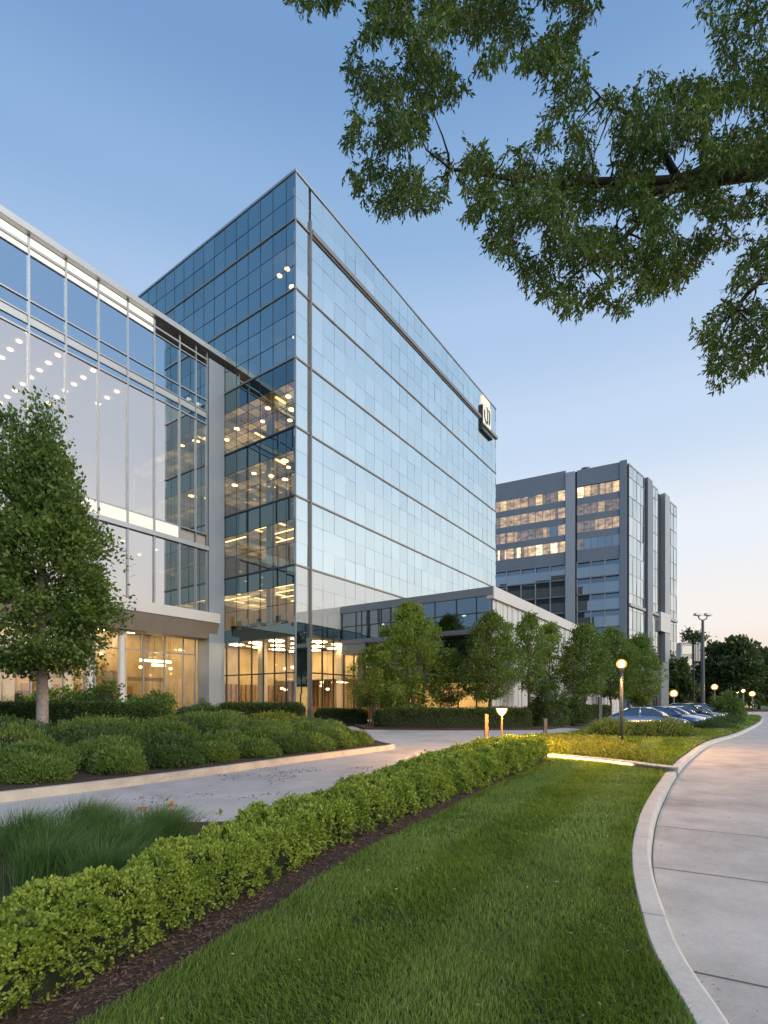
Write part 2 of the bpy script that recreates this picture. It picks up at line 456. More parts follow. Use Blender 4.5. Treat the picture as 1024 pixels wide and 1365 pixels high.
mr = nd(nt, 'ShaderNodeMapRange'); mr.interpolation_type = 'SMOOTHSTEP'; mr.inputs[1].default_value = -.80; mr.inputs[2].default_value = .05; L(dt.outputs['Value'], mr.inputs[0])
mxw = nd(nt, 'ShaderNodeMix', data_type='RGBA'); L(mr.outputs[0], mxw.inputs[0]); L(cool.outputs[0], mxw.inputs[6]); L(warm.outputs[0], mxw.inputs[7])
# afterglow of the sunset, behind and right of the camera
d2 = nd(nt, 'ShaderNodeVectorMath', operation='DOT_PRODUCT'); d2.inputs[1].default_value = (.78, -.60, .18); L(nm.outputs[0], d2.inputs[0])
m2 = nd(nt, 'ShaderNodeMapRange'); m2.interpolation_type = 'SMOOTHSTEP'; m2.inputs[1].default_value = .25; m2.inputs[2].default_value = 1.0; m2.inputs[3].default_value = 0; m2.inputs[4].default_value = 1.0; L(d2.outputs['Value'], m2.inputs[0])
gl_ = nd(nt, 'ShaderNodeVectorMath', operation='SCALE'); gl_.inputs[0].default_value = (.34, .27, .21); L(m2.outputs[0], gl_.inputs['Scale'])
ag = nd(nt, 'ShaderNodeVectorMath', operation='ADD'); L(mxw.outputs[2], ag.inputs[0]); L(gl_.outputs[0], ag.inputs[1])
sc1 = nd(nt, 'ShaderNodeVectorMath', operation='SCALE'); sc1.inputs['Scale'].default_value = 1 / .05; L(ag.outputs[0], sc1.inputs[0])
sc2 = nd(nt, 'ShaderNodeVectorMath', operation='SCALE'); sc2.inputs['Scale'].default_value = .12; L(sk.outputs[0], sc2.inputs[0])
ad = nd(nt, 'ShaderNodeVectorMath', operation='ADD'); L(sc1.outputs[0], ad.inputs[0]); L(sc2.outputs[0], ad.inputs[1])
L(ad.outputs[0], bg.inputs[0]); bg.inputs[1].default_value = .05
w.cycles.sampling_method = 'MANUAL'; w.cycles.sample_map_resolution = 512

sun = bpy.data.lights.new('sun', 'SUN'); so = bpy.data.objects.new('sun', sun); COL.objects.link(so)
sun.energy = 2.4; sun.angle = R(40); sun.color = (1, .90, .74)
sd = V((math.sin(SUN_AZ) * math.cos(SUN_EL), math.cos(SUN_AZ) * math.cos(SUN_EL), math.sin(SUN_EL)))
so.rotation_euler = sd.to_track_quat('Z', 'Y').to_euler(); so.location = (20, -20, 40)

sc.view_settings.view_transform = 'Standard'; sc.view_settings.look = 'None'
sc.view_settings.exposure = .10; sc.view_settings.gamma = 1
cy = sc.cycles
cy.use_denoising = True; cy.max_bounces = 10; cy.transparent_max_bounces = 24; cy.diffuse_bounces = 3; cy.glossy_bounces = 5
cy.caustics_reflective = False; cy.caustics_refractive = False; cy.sample_clamp_indirect = 4
try: cy.denoiser = 'OPENIMAGEDENOISE'
except Exception: pass

# ------------------------------------------------------------------ ground, roads, kerbs
def near(path, i): return path[min(max(i, 0), len(path) - 1)]
KOUT = catmull([(.45, -3), (1.08, 0), (1.52, 1.8), (1.73, 2.59), (1.88, 3.2), (2.07, 3.74), (2.58, 4.97), (3.22, 6.24), (4.45, 8.36), (6.84, 12.1),
                (9.4, 15.8), (13.6, 21.4), (19.2, 27.8), (31.5, 43.2), (41, 56), (45.5, 63), (46.2, 66.5), (44, 69.5), (38, 71.5), (20, 75)], 10)
KIN = offset(KOUT, -.18)
def sweep(name, path, prof, mat, parent=None, kind='structure', n=None):
    """prof: list of (offset right of travel, z)"""
    mb = MB(); lines = [offset(path, o) for o, z in prof]
    for i in range(len(path) - 1):
        for k in range(len(prof) - 1):
            a, b = lines[k][i], lines[k][i + 1]; c, d = lines[k + 1][i + 1], lines[k + 1][i]
            mb.face([(a.x, a.y, prof[k][1]), (b.x, b.y, prof[k][1]), (c.x, c.y, prof[k + 1][1]), (d.x, d.y, prof[k + 1][1])])
    for e in (0, -1):
        mb.face([(lines[k][e].x, lines[k][e].y, prof[k][1]) for k in range(len(prof))])
    o = mb.build(name, mat, parent)
    if kind: o['kind'] = kind
    return o

sheet('ground', [(-900, -200), (1500, -200), (1500, 2500), (-900, 2500)], -.26, M['ground'])
sheet('driveway', [(-45, -8), (5, 9), (20, 16), (60, 70), (10, 78), (-50, 60)], -.13, M['drive'])
E1 = [KOUT[i] for i in range(len(KOUT))]
RR = catmull([(10, -5), (10.7, 0), (12.3, 4), (15.2, 9), (20, 15.5), (28.5, 25.5), (40.5, 40), (56, 60)], 6)
road = sheet('road', [(p.x, p.y) for p in KOUT[:150]] + [(p.x, p.y) for p in reversed(RR)], -.12, M['road'])
sheet('far_road', [(-20, 66), (150, 60), (190, 110), (-20, 92)], -.124, M['road'])
# joints sawn across the slabs
mb = MB()
def joint(p, q, wd=.007):
    p = V((*p, 0)); q = V((*q, 0)); t = (q - p).normalized(); s = V((-t.y, t.x, 0)) * wd
    mb.face([(x.x, x.y, -.115) for x in (p - s, p + s, q + s, q - s)])
for (a, b, c, d) in ((888, 1066, 1024, 1075), (895, 1103, 1024, 1117), (876, 1157, 1024, 1177), (934, 1298, 1024, 1317), (905, 1041, 1024, 1046), (921, 1025, 1024, 1028), (939, 1010, 1024, 1012)):
    p, q = V(g(a, b, -.12)), V(g(c, d, -.12)); u = (q - p).normalized()
    nearest = min(KOUT, key=lambda k: (V((k.x, k.y)) - p - u * max(-3, (V((k.x, k.y)) - p).dot(u))).length if abs((V((k.x, k.y)) - p).dot(u)) < 3 else 99)
    t = (V((nearest.x, nearest.y)) - p).dot(u)
    joint(p + u * t, q + u * 7)
o = mb.build('expansion_joint', M['joint'], road); o['kind'] = 'structure'
kerb = sweep('kerb', KOUT, [(-.18, -.2), (-.18, .012), (-.17, .02), (-.03, .018), (-.008, .006), (0, -.02), (.012, -.13)], M['kerb'])
# gutter line between kerb and slab
mb = MB(); GL = offset(KOUT, .013); GR = offset(KOUT, .028)
for i in range(len(KOUT) - 1):
    mb.face([(p.x, p.y, -.115) for p in (GL[i], GR[i], GR[i + 1], GL[i + 1])])
o = mb.build('gutter_joint', M['joint'], kerb); o['kind'] = 'structure'

mb = MB(); acc = 0
for i in range(8, 150):
    acc += (KOUT[i] - KOUT[i - 1]).length
    if acc > 2.4:
        acc = 0; t = (KOUT[i + 1] - KOUT[i - 1]).normalized(); nr = V((t.y, -t.x, 0))
        for (o0, z0, o1, z1) in ((-.17, .0212, -.03, .0192), (-.03, .0192, -.007, .0075), (-.007, .0075, .0135, -.118)):
            a_, b_ = KOUT[i] + nr * o0, KOUT[i] + nr * o1
            mb.face([(a_.x - t.x * .004, a_.y - t.y * .004, z0), (a_.x + t.x * .004, a_.y + t.y * .004, z0), (b_.x + t.x * .004, b_.y + t.y * .004, z1), (b_.x - t.x * .004, b_.y - t.y * .004, z1)])
o = mb.build('kerb_joint', M['joint'], kerb); o['kind'] = 'structure'

# the right verge beyond the road
sheet('verge', [(p.x + .1, p.y - .06) for p in RR] + [(140, 60), (140, -40), (10, -40)], .0, M['ground'], skirt=.2)

# planted hedge bed and near lawn
HF = catmull([(-3.15, -.8), (-2.7, .4), (-2.2, 1.55), (-1.76, 2.7), (-1.47, 3.35), (-1.12, 4.15), (-.61, 5.45), (.05, 6.65), (.72, 7.85), (2.55, 11.0), (4.5, 14.25)], 8)
def hl(s0, s1, a, b, y): return a + (b - a) * min(1, max(0, (y - s0) / (s1 - s0)))
def hw(y): return .70 + .14 * min(1, max(0, (y - 3) / 3)) + .68 * min(1, max(0, (y - 6) / 7))
def hh(y): return .44 + .06 * min(1, max(0, (y - 3) / 3)) + .14 * min(1, max(0, (y - 6) / 6))
HBACK = []
for i, p in enumerate(HF):
    t = near(HF, i + 1) - near(HF, i - 1); t.normalize()
    HBACK.append(V((p.x - t.y * hw(p.y), p.y + t.x * hw(p.y), 0)))
MFRONT = []
for i, p in enumerate(HF):
    t = near(HF, i + 1) - near(HF, i - 1); t.normalize(); d = .30 if p.y < 6 else .30 - .2 * min(1, (p.y - 6) / 6)
    MFRONT.append(V((p.x + t.y * d, p.y - t.x * d, 0)))
S0 = V((*g(731, 1009), 0)); S1 = V((*g(893, 1027), 0))
STRIP = catmull([(3.3, 18.3), (3.9, 17.0), (S0.x, S0.y), (5.75, 14.2), (6.35, 13.2), (S1.x - .02, S1.y + .02), (S1.x + .12, S1.y - .14)], 6)
bed_back = [p for p in HBACK if p.y > 7.2]
hb = [(p.x, p.y) for p in MFRONT] + [(4.75, 14.95), (3.95, 16.6), (3.1, 17.6)] + [(p.x - .22, p.y + .2) for p in reversed(bed_back)] + \
     [g(300, 1095), g(245, 1096), (-2.95, 6.75), (-4.9, 6.7), (-7.5, 5.6), (-9.5, 3.2), (-10, -.8)]
hedge_bed = sheet('hedge_bed', hb, .0, M['mulch'], skirt=.2)
kin_n = [p for p in KIN if p.y < S1.y - .25]
lawn_poly = [(p.x, p.y) for p in MFRONT] + [(4.75, 14.95)] + [(p.x, p.y) for p in STRIP[12:]] + [(p.x, p.y) for p in reversed(kin_n)]
sheet('lawn', lawn_poly, .004, M['lawn'], skirt=.2)
kin_f = [p for i, p in enumerate(KIN) if p.y > S1.y + .1 or i > 120]
LOT = [(13.3, 33.5), (15.2, 30.6), (20.6, 31.0), (27.5, 40.2), (35.2, 50.5), (38.5, 58), (33, 66)]
LAWN2 = [(p.x, p.y) for p in STRIP] + [(p.x, p.y) for p in kin_f if p.y < 70] + [(38.5, 68), (38.5, 58)] + [p for p in reversed(LOT[:-2])] + [(12.1, 31), (9.9, 27.1), (8.5, 25.7), (6.6, 24.4), (4.4, 21)]
sheet('far_lawn', LAWN2, .05, M['lawn'], skirt=.3)
sheet('parking_lot', LOT + [(14, 70), (8, 50)], -.126, solid('asphalt', (.06, .06, .065), .85, var=.2, scale=2))
edge = sweep('edging_kerb', STRIP, [(.24, -.1), (.24, .085), (.31, .087), (.31, .112), (.30, .12), (0, .12), (0, .0)], M['kerb'])

# planting island left of the driveway
LBE = catmull([(-14, 1), (-10.2, 5.2), (-6.66, 8.98), (-4.5, 11.87), (-2.45, 15.1), (-.75, 17.6), (.12, 18.9), (.42, 19.7), (.12, 20.6), (-.6, 23.2), (-1.6, 29), (-3.2, 36.6)], 8)
isl = [(p.x, p.y) for p in LBE] + [(-3.6, 37.6), (-5.5, 40), (-12, 44), (-40, 10), (-30, -6)]
sheet('planting_bed', isl, .0, M['mulch'], skirt=.2)
sweep('bed_kerb', LBE, [(-.17, -.1), (-.17, .03), (-.15, .045), (-.02, .045), (0, .03), (.01, -.14)], concrete('bed_kerb_concrete', (.45, .405, .35), scale=2, var=.15))
# bed in front of the low building
B2 = [(-5.6, 38.9), (-2.2, 38.2), (-1.3, 33.4), (4, 32.6), (10.2, 32.9), (12.5, 36), (15.5, 41.5), (22, 52), (30, 64), (40, 74), (30, 76), (9, 39), (6, 38.6), (-3, 45), (-6.3, 40.4)]
sheet('building_bed', B2, .0, M['mulch'], skirt=.2)

# ------------------------------------------------------------------ foliage builders
def np_mesh2(name, parts, parent=None, loc=None):
    """parts: (verts, quads, material) joined into one mesh"""
    vs, qs, mi, mats = [], [], [], []; n = 0
    for v, q, m in parts:
        vs.append(np.asarray(v, float)); qs.append(np.asarray(q) + n); n += len(v)
        if m not in mats: mats.append(m)
        mi.append(np.full(len(q), mats.index(m), dtype=np.int32))
    o = np_mesh(name, np.concatenate(vs), np.concatenate(qs), mats[0], parent, loc)
    for m in mats[1:]: o.data.materials.append(m)
    o.data.polygons.foreach_set('material_index', np.concatenate(mi))
    return o

def nz(p, s=1.0): return noise.noise(V(p) * s)

def grid_quads(nu, nv, wrap=False):
    q = []
    for i in range(nu - 1):
        for k in range(nv - (0 if wrap else 1)):
            a = i * nv + k; b = i * nv + (k + 1) % nv
            q.append((a, b, b + nv, a + nv))
    return q

def hedge_points(path, wf, hf, ns, power=3.2, lump=.06, lscale=2.2, depth=.08, caps=True):
    """random points on a rounded hedge along path (its centre line); returns points and outward directions"""
    cum = [0]
    for i in range(1, len(path)): cum.append(cum[-1] + (path[i] - path[i - 1]).length)
    T = cum[-1]; P = []; D = []
    for _ in range(ns):
        s = random.random() * T
        i = 0
        lo, hi = 0, len(cum) - 1
        while hi - lo > 1:
            m = (lo + hi) // 2
            if cum[m] <= s: lo = m
            else: hi = m
        f = (s - cum[lo]) / max(1e-6, cum[hi] - cum[lo])
        c = path[lo].lerp(path[hi], f); t = (path[hi] - path[lo]).normalized(); sd = V((t.y, -t.x, 0))
        W, H = wf(c.y) / 2, hf(c.y)
        e = min(s, T - s)                     # rounded ends
        k = min(1, e / (W * .9)); k = math.sqrt(max(0, 1 - (1 - k) ** 2)) if caps else 1
        W2 = W * max(.02, k); H2 = H * (.55 + .45 * k)
        # pick by perimeter on a superellipse
        a = random.random()
        th = math.pi * (a + .12 * math.sin(2 * math.pi * a * 2) / 4)
        cx, sx = math.cos(th), math.sin(th)
        x = math.copysign(abs(cx) ** (2 / power), cx); z = abs(sx) ** (2 / power)
        nrm = sd * (math.copysign(abs(x) ** (power - 1), x) / W) + V((0, 0, 1)) * (z ** (power - 1) / H)
        nrm.normalize()
        if caps and k < .98: nrm = (nrm + t * (1 - k) * (1 if s > T / 2 else -1)).normalized()
        p = c + sd * (x * W2) + V((0, 0, z * H2))
        l = nz(p, lscale) * lump + nz(p + V((7, 3, 1)), lscale * 2.7) * lump * .6
        p = p + nrm * (l - abs(random.gauss(0, 1)) * depth)
        if p.z < .015: p.z = .015 + random.random() * .05
        P.append(p); D.append(nrm)
    return np.array([tuple(p) for p in P]), np.array([tuple(d) for d in D])

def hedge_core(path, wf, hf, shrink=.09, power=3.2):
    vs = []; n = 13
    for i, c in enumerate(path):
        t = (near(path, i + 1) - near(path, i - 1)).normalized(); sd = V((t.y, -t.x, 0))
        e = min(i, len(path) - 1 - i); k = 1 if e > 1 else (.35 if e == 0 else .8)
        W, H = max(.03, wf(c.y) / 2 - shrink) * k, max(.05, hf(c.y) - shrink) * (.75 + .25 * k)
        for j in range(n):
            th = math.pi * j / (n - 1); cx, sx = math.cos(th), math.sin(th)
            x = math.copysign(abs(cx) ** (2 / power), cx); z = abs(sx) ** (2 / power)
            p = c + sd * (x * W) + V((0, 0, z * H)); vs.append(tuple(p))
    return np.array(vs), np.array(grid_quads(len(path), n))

def sprigs(P, D, per, L, W, spread=.9, up=.35, jit=.5):
    n = len(P)
    PP = np.repeat(P, per, 0); DD = np.repeat(D, per, 0)
    dr = DD + rng.normal(size=PP.shape) * spread + np.array([0, 0, up])
    L = np.repeat(np.broadcast_to(np.asarray(L, float), (n,)), per) * rng.uniform(.6, 1.25, n * per)
    PP = PP + rng.normal(size=PP.shape) * (L * jit)[:, None]
    return leaves(PP, dr, L, L * W)

def clipped_hedge(name, pts, wd, h, label, mat='f_clip', dens=260, L=.07, group=None, lump=.05):
    path = catmull(pts, 6); c = path[len(path) // 2]
    ln = sum((path[i] - path[i - 1]).length for i in range(1, len(path)))
    wf, hf = (lambda y: wd), (lambda y: h)
    ns = int(ln * (wd + 2 * h) * dens)
    P, D = hedge_points(path, wf, hf, ns, power=4.5, lump=lump, lscale=1.5, depth=.05)
    lv, lq = sprigs(P, D, 4, L, .26)
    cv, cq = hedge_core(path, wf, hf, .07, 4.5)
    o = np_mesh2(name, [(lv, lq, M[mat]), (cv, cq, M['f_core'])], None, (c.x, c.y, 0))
    return tag(o, label, 'hedge', group)

def mound(name, x, y, rx, ry, h, mat, n, L, label, cat='shrub', group=None, up=.5, z0=0.0, wr=.14, per=5, lump=.16):
    a = rng.uniform(0, 2 * np.pi, n); u = rng.uniform(0, 1, n) ** .75
    z = u; r = np.sqrt(np.maximum(0, 1 - z ** 2.2))
    P = np.stack([np.cos(a) * r * rx, np.sin(a) * r * ry, z * h], 1)
    D = unit(np.stack([np.cos(a) * r / rx, np.sin(a) * r / ry, (z + .15) / h], 1))
    off = V((x * 1.7, y * 1.7, 0))
    lm = np.array([nz(V(p) + off, 1.9 / max(rx, .4)) * lump * 1.6 + nz(V(p) + off, 5 / max(rx, .4)) * lump * .8 for p in P])
    P = P * (1 + lm[:, None]) - D * (np.abs(rng.normal(0, .05, n)) * min(rx, h))[:, None]
    P += np.array([x, y, z0]); P[:, 2] = np.maximum(P[:, 2], z0 + .02)
    lv, lq = sprigs(P, D, per, L, wr, spread=.6, up=up)
    ns, nr = 16, 7; cv = []
    for i in range(nr):
        zz = i / (nr - 1); rr = math.sqrt(max(0, 1 - zz ** 2.2))
        for k in range(ns):
            t = 2 * math.pi * k / ns; f = 1 + nz(V((math.cos(t) * rr * rx, math.sin(t) * rr * ry, zz * h)) + off, 1.9 / max(rx, .4)) * lump * 1.6
            cv.append((x + math.cos(t) * rr * rx * .86 * f, y + math.sin(t) * rr * ry * .86 * f, z0 + zz * h * .86 * f))
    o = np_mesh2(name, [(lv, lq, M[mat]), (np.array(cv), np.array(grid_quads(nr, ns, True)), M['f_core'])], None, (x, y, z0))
    return tag(o, label, cat, group)

def limb(mb, a, b, r0, r1, wob=.06, n=7, seg=5):
    a, b = V(a), V(b); L = (b - a).length; pts = []
    for i in range(seg + 1):
        t = i / seg; p = a.lerp(b, t)
        if 0 < i < seg: p += V((random.gauss(0, 1), random.gauss(0, 1), random.gauss(0, .5))) * wob * L * .5
        pts.append(p)
    mb.tube(pts, [r0 + (r1 - r0) * i / seg for i in range(seg + 1)], n)
    return pts

def tree(name, x, y, h, zc, rad, prof, nclump, nleaf, L, leafmat, barkmat, trunk_r, label, group=None, W=.22, droop=0.0, clump_r=.3, stems=1, z0=0.0, cat='tree', lean=0, fill=.38, namp=.32, spires=()):
    root = thing(name, (x, y, z0), label, cat, group)
    # crown clumps
    C = []
    tries = 0
    while len(C) < nclump and tries < nclump * 30:
        tries += 1
        t = random.random(); rr = prof(t) * rad * (1 + .22 * nz((x + 3 * t, y, tries % 7), 1.0))
        a = random.random() * 6.283; q = random.random() ** .5
        rr *= 1 + .45 * nz((math.cos(a) * 1.3 + x, math.sin(a) * 1.3 + y, t * 4), 1.0)
        C.append(V((x + lean * t + math.cos(a) * rr * q, y + math.sin(a) * rr * q, z0 + zc + (h - zc) * t)))
    for (sx, sy, sz0, sz1, sr) in spires:
        for k in range(16):
            f = k / 15; C.append(V((x + sx + random.gauss(0, sr * (1 - f)), y + sy + random.gauss(0, sr * (1 - f)), z0 + sz0 + (sz1 - sz0) * f)))
    mb = MB()
    top = V((x + lean * .8, y, z0 + zc + (h - zc) * .8))
    for s in range(stems):
        bx = x + (0 if stems == 1 else random.uniform(-.5, .5) * stems * .28); by = y + (0 if stems == 1 else random.uniform(-.4, .4))
        tp = top + (V((0, 0, 0)) if stems == 1 else V((random.uniform(-1, 1) * rad * .5, random.uniform(-1, 1) * rad * .4, -random.random() * h * .15)))
        pts = [V((bx, by, z0 - .03)), V((bx, by, z0 + .12)), V((bx + .03, by, z0 + zc * .6)), V((bx, by, z0 + zc)).lerp(tp, .15), V((bx, by, z0 + zc)).lerp(tp, .5), tp]
        mb.tube(pts, [trunk_r * 1.35, trunk_r * 1.05, trunk_r * .95, trunk_r * .8, trunk_r * .5, trunk_r * .12], 10)
        for c in random.sample(C, min(len(C), 16 // stems + 4)):
            t = max(.0, min(.85, (c.z - z0 - zc) / max(.1, h - zc) - .15))
            st = pts[3].lerp(tp, t)
            limb(mb, st, c, trunk_r * .4 * (1 - t * .7), trunk_r * .06, .07, 6, 4)
    mb.build('trunk', barkmat, root, smooth=True)
    Cn = np.array([tuple(c) for c in C])
    n1 = int(nleaf * (1 - fill)); n2 = nleaf - n1
    cr = rng.uniform(.55, 1.3, len(C)) * clump_r
    idx = rng.integers(0, len(C), n1)
    d1 = np.clip(rng.normal(size=(n1, 3)), -1.75, 1.75) * np.array([1, 1, .8]); P1 = Cn[idx] + d1 * (cr[idx] * .62)[:, None]
    t = rng.uniform(0, 1, n2 * 3); a = rng.uniform(0, 2 * np.pi, n2 * 3); q = rng.uniform(0, 1, n2 * 3) ** .5
    pr_ = np.array([prof(k) for k in t]) * rad
    nn = np.array([nz((math.cos(a[i]) * 1.6 + x, math.sin(a[i]) * 1.6 + y, t[i] * 4.0), 1.0) for i in range(len(t))])
    rr = pr_ * (1.02 + namp * nn) * q
    P2 = np.stack([x + lean * t + np.cos(a) * rr, y + np.sin(a) * rr, z0 + zc + (h - zc) * t + rng.normal(0, .12, len(t))], 1)
    hole = np.array([nz(p, 1.15 / max(.4, rad * .42)) + .4 * nz(p, 3.2 / max(.4, rad * .42)) for p in P2])
    P2 = P2[hole > -.06][:n2]
    P = np.concatenate([P1, P2]); n = len(P)
    ctr = np.array([x, y, z0 + zc + (h - zc) * .3])
    dr = unit(P - ctr) * .75 + rng.normal(size=(n, 3)) * .55 + np.array([0, 0, .15 - droop])
    sz = L * rng.uniform(.6, 1.35, n)
    lv, lq = leaves(P, dr, sz, sz * W)
    np_mesh('crown', lv, lq, M[leafmat], root)
    return root

# ------------------------------------------------------------------ buildings
def frame(P0, xd, nrm):
    """u along the wall, z up, o outward"""
    return lambda u, z, o=0.0: (P0[0] + xd[0] * u + nrm[0] * o, P0[1] + xd[1] * u + nrm[1] * o, z)

def panes(mb, fr, us, zs, o=0.0, tilt=.004, m=0):
    for i in range(len(us) - 1):
        for k in range(len(zs) - 1):
            a, b = random.gauss(0, tilt), random.gauss(0, tilt)
            mb.face([fr(us[i], zs[k], o - a - b), fr(us[i + 1], zs[k], o + a - b), fr(us[i + 1], zs[k + 1], o + a + b), fr(us[i], zs[k + 1], o - a + b)], m)

def steps(a, b, n): return [a + (b - a) * i / n for i in range(n + 1)]

XD = (.5695, .8220); YD = (-.8220, .5695)       # along the long facade, along the short one
NR = (.8220, -.5695); NL = (-.5695, -.8220)     # their outward normals
T0 = (-6.84, 40.0)
# ---- main tower
tw = thing('office_tower', (T0[0], T0[1], 0), 'tall glass office tower with a sharp front corner and pale blue mirrored long side', 'office building')
fr = frame(T0, XD, NR); fl = frame(T0, YD, NL)
LEN, DEP, TOP = 39.5, 30.0, 42.8
def loc(x, y, z): return (T0[0] + XD[0] * x + YD[0] * y, T0[1] + XD[1] * x + YD[1] * y, z)
def lbox(mb, x0, x1, y0, y1, z0, z1, m=0):
    mb.hexa([loc(x0, y0, z0), loc(x1, y0, z0), loc(x1, y1, z0), loc(x0, y1, z0), loc(x0, y0, z1), loc(x1, y0, z1), loc(x1, y1, z1), loc(x0, y1, z1)], m)
BZ = [7.9, 12.3, 17.65, 23.0, 28.35, 33.7, 39.05]       # floor bands
u_r = [0.06, 1.5] + steps(1.72, LEN - .06, 26)
u_r1, u_r2 = [0.06, 1.46], steps(1.74, LEN - .06, 26)
u_l = [.06, 1.0] + [1.0 + 1.48 * i for i in range(1, 20)] + [DEP - .3]
def storey_rows(k):
    z0 = BZ[k]; z1 = BZ[k + 1] if k + 1 < len(BZ) else TOP - .12
    return z0, z1
for k in range(len(BZ)):
    z0, z1 = storey_rows(k)
    rows = steps(z0, z1, 3) if k < 6 else steps(z0, z1, 2)
    mb = MB(); panes(mb, fr, u_r1, rows); panes(mb, fr, u_r2, rows); mb.build('window' if k else 'spandrel', M['g_right'] if k else M['g_pale'], tw)
    if k < 6:
        top = 2
        mb = MB(); panes(mb, fl, u_l, rows[:top + 1], tilt=.003); mb.build('window', M['g_left2'] if k < 4 else M['g_left'], tw)
        mb = MB(); panes(mb, fl, u_l, rows[top:], tilt=.003); mb.build('spandrel', M['g_leftm'] if k > 3 else M['g_lefts'], tw)
    else:
        mb = MB(); panes(mb, fl, u_l, rows, tilt=.003); mb.build('spandrel', M['g_leftm'], tw)
# mullions
mb = MB()
for u in u_r2[1:-1]: mb.fbox(fr, u - .012, u + .012, BZ[0], TOP - .3, .0, .008)
for k in range(len(BZ)):
    z0, z1 = storey_rows(k)
    for z in (steps(z0, z1, 3) if k < 6 else steps(z0, z1, 2))[1:-1]:
        mb.fbox(fr, .06, LEN - .06, z - .011, z + .011, .0, .007)
mb.build('mullion_grid', M['mull_m'], tw)
mb = MB()
for u in u_l[1:-1]: mb.fbox(fl, u - .02, u + .02, BZ[0], TOP - .3, .0, .02)
for k in range(len(BZ)):
    z0, z1 = storey_rows(k)
    for z in (steps(z0, z1, 3) if k < 6 else steps(z0, z1, 2))[1:-1]:
        mb.fbox(fl, .06, DEP - .3, z - .018, z + .018, .0, .016)
mb.build('mullion_grid', M['mull'], tw)
for k, z in enumerate(BZ[1:6]):
    mb = MB(); mb.fbox(fr, .02, LEN + .02, z - .05, z + .06, -.05, .09); mb.fbox(fr, .02, LEN + .02, z - .10, z - .05, -.05, .04)
    mb.build('ledge', M['ledge'], tw)
    mb = MB(); mb.fbox(fl, .02, DEP, z - .06, z + .06, -.05, .08); mb.build('ledge', M['ledge'] if k > 2 else M['mull'], tw)
mb = MB(); mb.fbox(fl, .02, DEP, BZ[6] - .06, BZ[6] + .06, -.05, .08); mb.build('ledge', M['ledge'], tw)
mb = MB(); mb.fbox(fr, .02, 1.46, BZ[6] - .08, BZ[6] + .06, -.05, .10); mb.build('ledge', M['ledge'], tw)
mb = MB(); mb.fbox(fr, 34.3, LEN + .25, BZ[6] - .5, BZ[6] - .1, -.05, .22); mb.build('ledge', M['ledge'], tw)
# heavy bronze track: a post near the corner and a rail under the crown
mb = MB(); mb.fbox(fr, 1.49, 1.71, 0, 40.0, -.04, .14); mb.fbox(fr, 1.55, 1.65, 0, 40.0, .14, .22); mb.build('track_post', M['steel'], tw)
mb = MB(); mb.fbox(fr, 1.73, 34.2, 39.02, 39.40, -.04, .22); mb.fbox(fr, 1.73, 34.2, 38.86, 39.02, -.04, .10); mb.build('track_rail', M['steel'], tw)
mb = MB(); mb.fbox(fr, -.0, .055, 0, TOP - .1, -.2, .05); mb.build('corner_post', M['pale'], tw)
mb = MB(); mb.fbox(fr, -.06, LEN + .08, TOP - .12, TOP + .06, -.35, .07); mb.fbox(fl, .36, DEP, TOP - .12, TOP + .06, -.35, .07); mb.build('coping', M['pale'], tw)
mb = MB(); lbox(mb, .36, LEN - .1, .36, DEP, TOP - 1.2, TOP - .9); mb.build('roof', M['roof'], tw)
mb = MB(); mb.fbox(fr, .2, LEN - .1, BZ[0], TOP - .3, -.32, -.2)
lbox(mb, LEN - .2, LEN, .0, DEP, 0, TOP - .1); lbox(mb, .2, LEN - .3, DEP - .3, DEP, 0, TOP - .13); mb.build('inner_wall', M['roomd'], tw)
# office floors behind the short side
RD = 10.0
for k, z in enumerate(BZ):
    mb = MB(); lbox(mb, .12, RD - .01, .34, DEP - .4, z - .45 if k else z - .9, z - .02); mb.build('floor_slab', M['slab'], tw)
mb = MB(); lbox(mb, RD, RD + .2, .34, DEP - .4, BZ[0], TOP - 1.3)
for y in (8.5, 16.2, 24):
    lbox(mb, 5.5, RD - .02, y, y + .15, BZ[0] + .01, TOP - 1.3)
mb.build('partition', M['room'], tw)
for y in (4.5, 11.5):
    for k in range(5):
        mb = MB(); lbox(mb, 1.6, 2.1, y, y + .5, BZ[k] + .0, BZ[k + 1] - .47); mb.build('column', M['roomw'], tw)
def disc(c, r, h=.12, n=12):
    mb = MB(); mb.lathe((c[0], c[1], c[2]), [(r * .4, 0), (r, h * .35), (r, h * .7), (r * .5, h)], n); return mb
# lamps hanging in the offices: (storey, x, y, drop, radius)
PEND = [(5, 2.2, 1.7, 1.5, .26), (5, 1.2, 2.1, 1.7, .22), (5, 2.6, 2.9, 1.9, .3), (5, 1.4, 3.2, 1.6, .22),
        (4, 1.6, 1.6, 1.9, .22), (4, 2.4, 1.9, 2.3, .24),
        (3, 1.2, .9, 1.3, .24), (3, 1.6, 2.4, 1.1, .24), (3, 3.0, 3.4, 1.2, .26), (3, 1.2, 4.4, 1.6, .22), (3, 4.4, 5.0, 1.0, .22), (3, 2.6, 6.6, 1.4, .2), (3, 2, 9.3, 1.5, .25), (3, 3, 12, 1.3, .25),
        (2, 1.2, 2.4, 1.2, .3), (2, 2.2, 3.0, 1.2, .2), (2, 1.6, 4.4, 1.8, .22), (2, 3.4, 4.6, 1.4, .26), (2, 1.2, 6.1, 1.3, .2), (2, 4.6, 7.4, 1.0, .22), (2, 2, 9.6, 1.2, .26), (2, 1.4, 11.6, 1.6, .26), (2, 3, 14, 1.2, .26)]
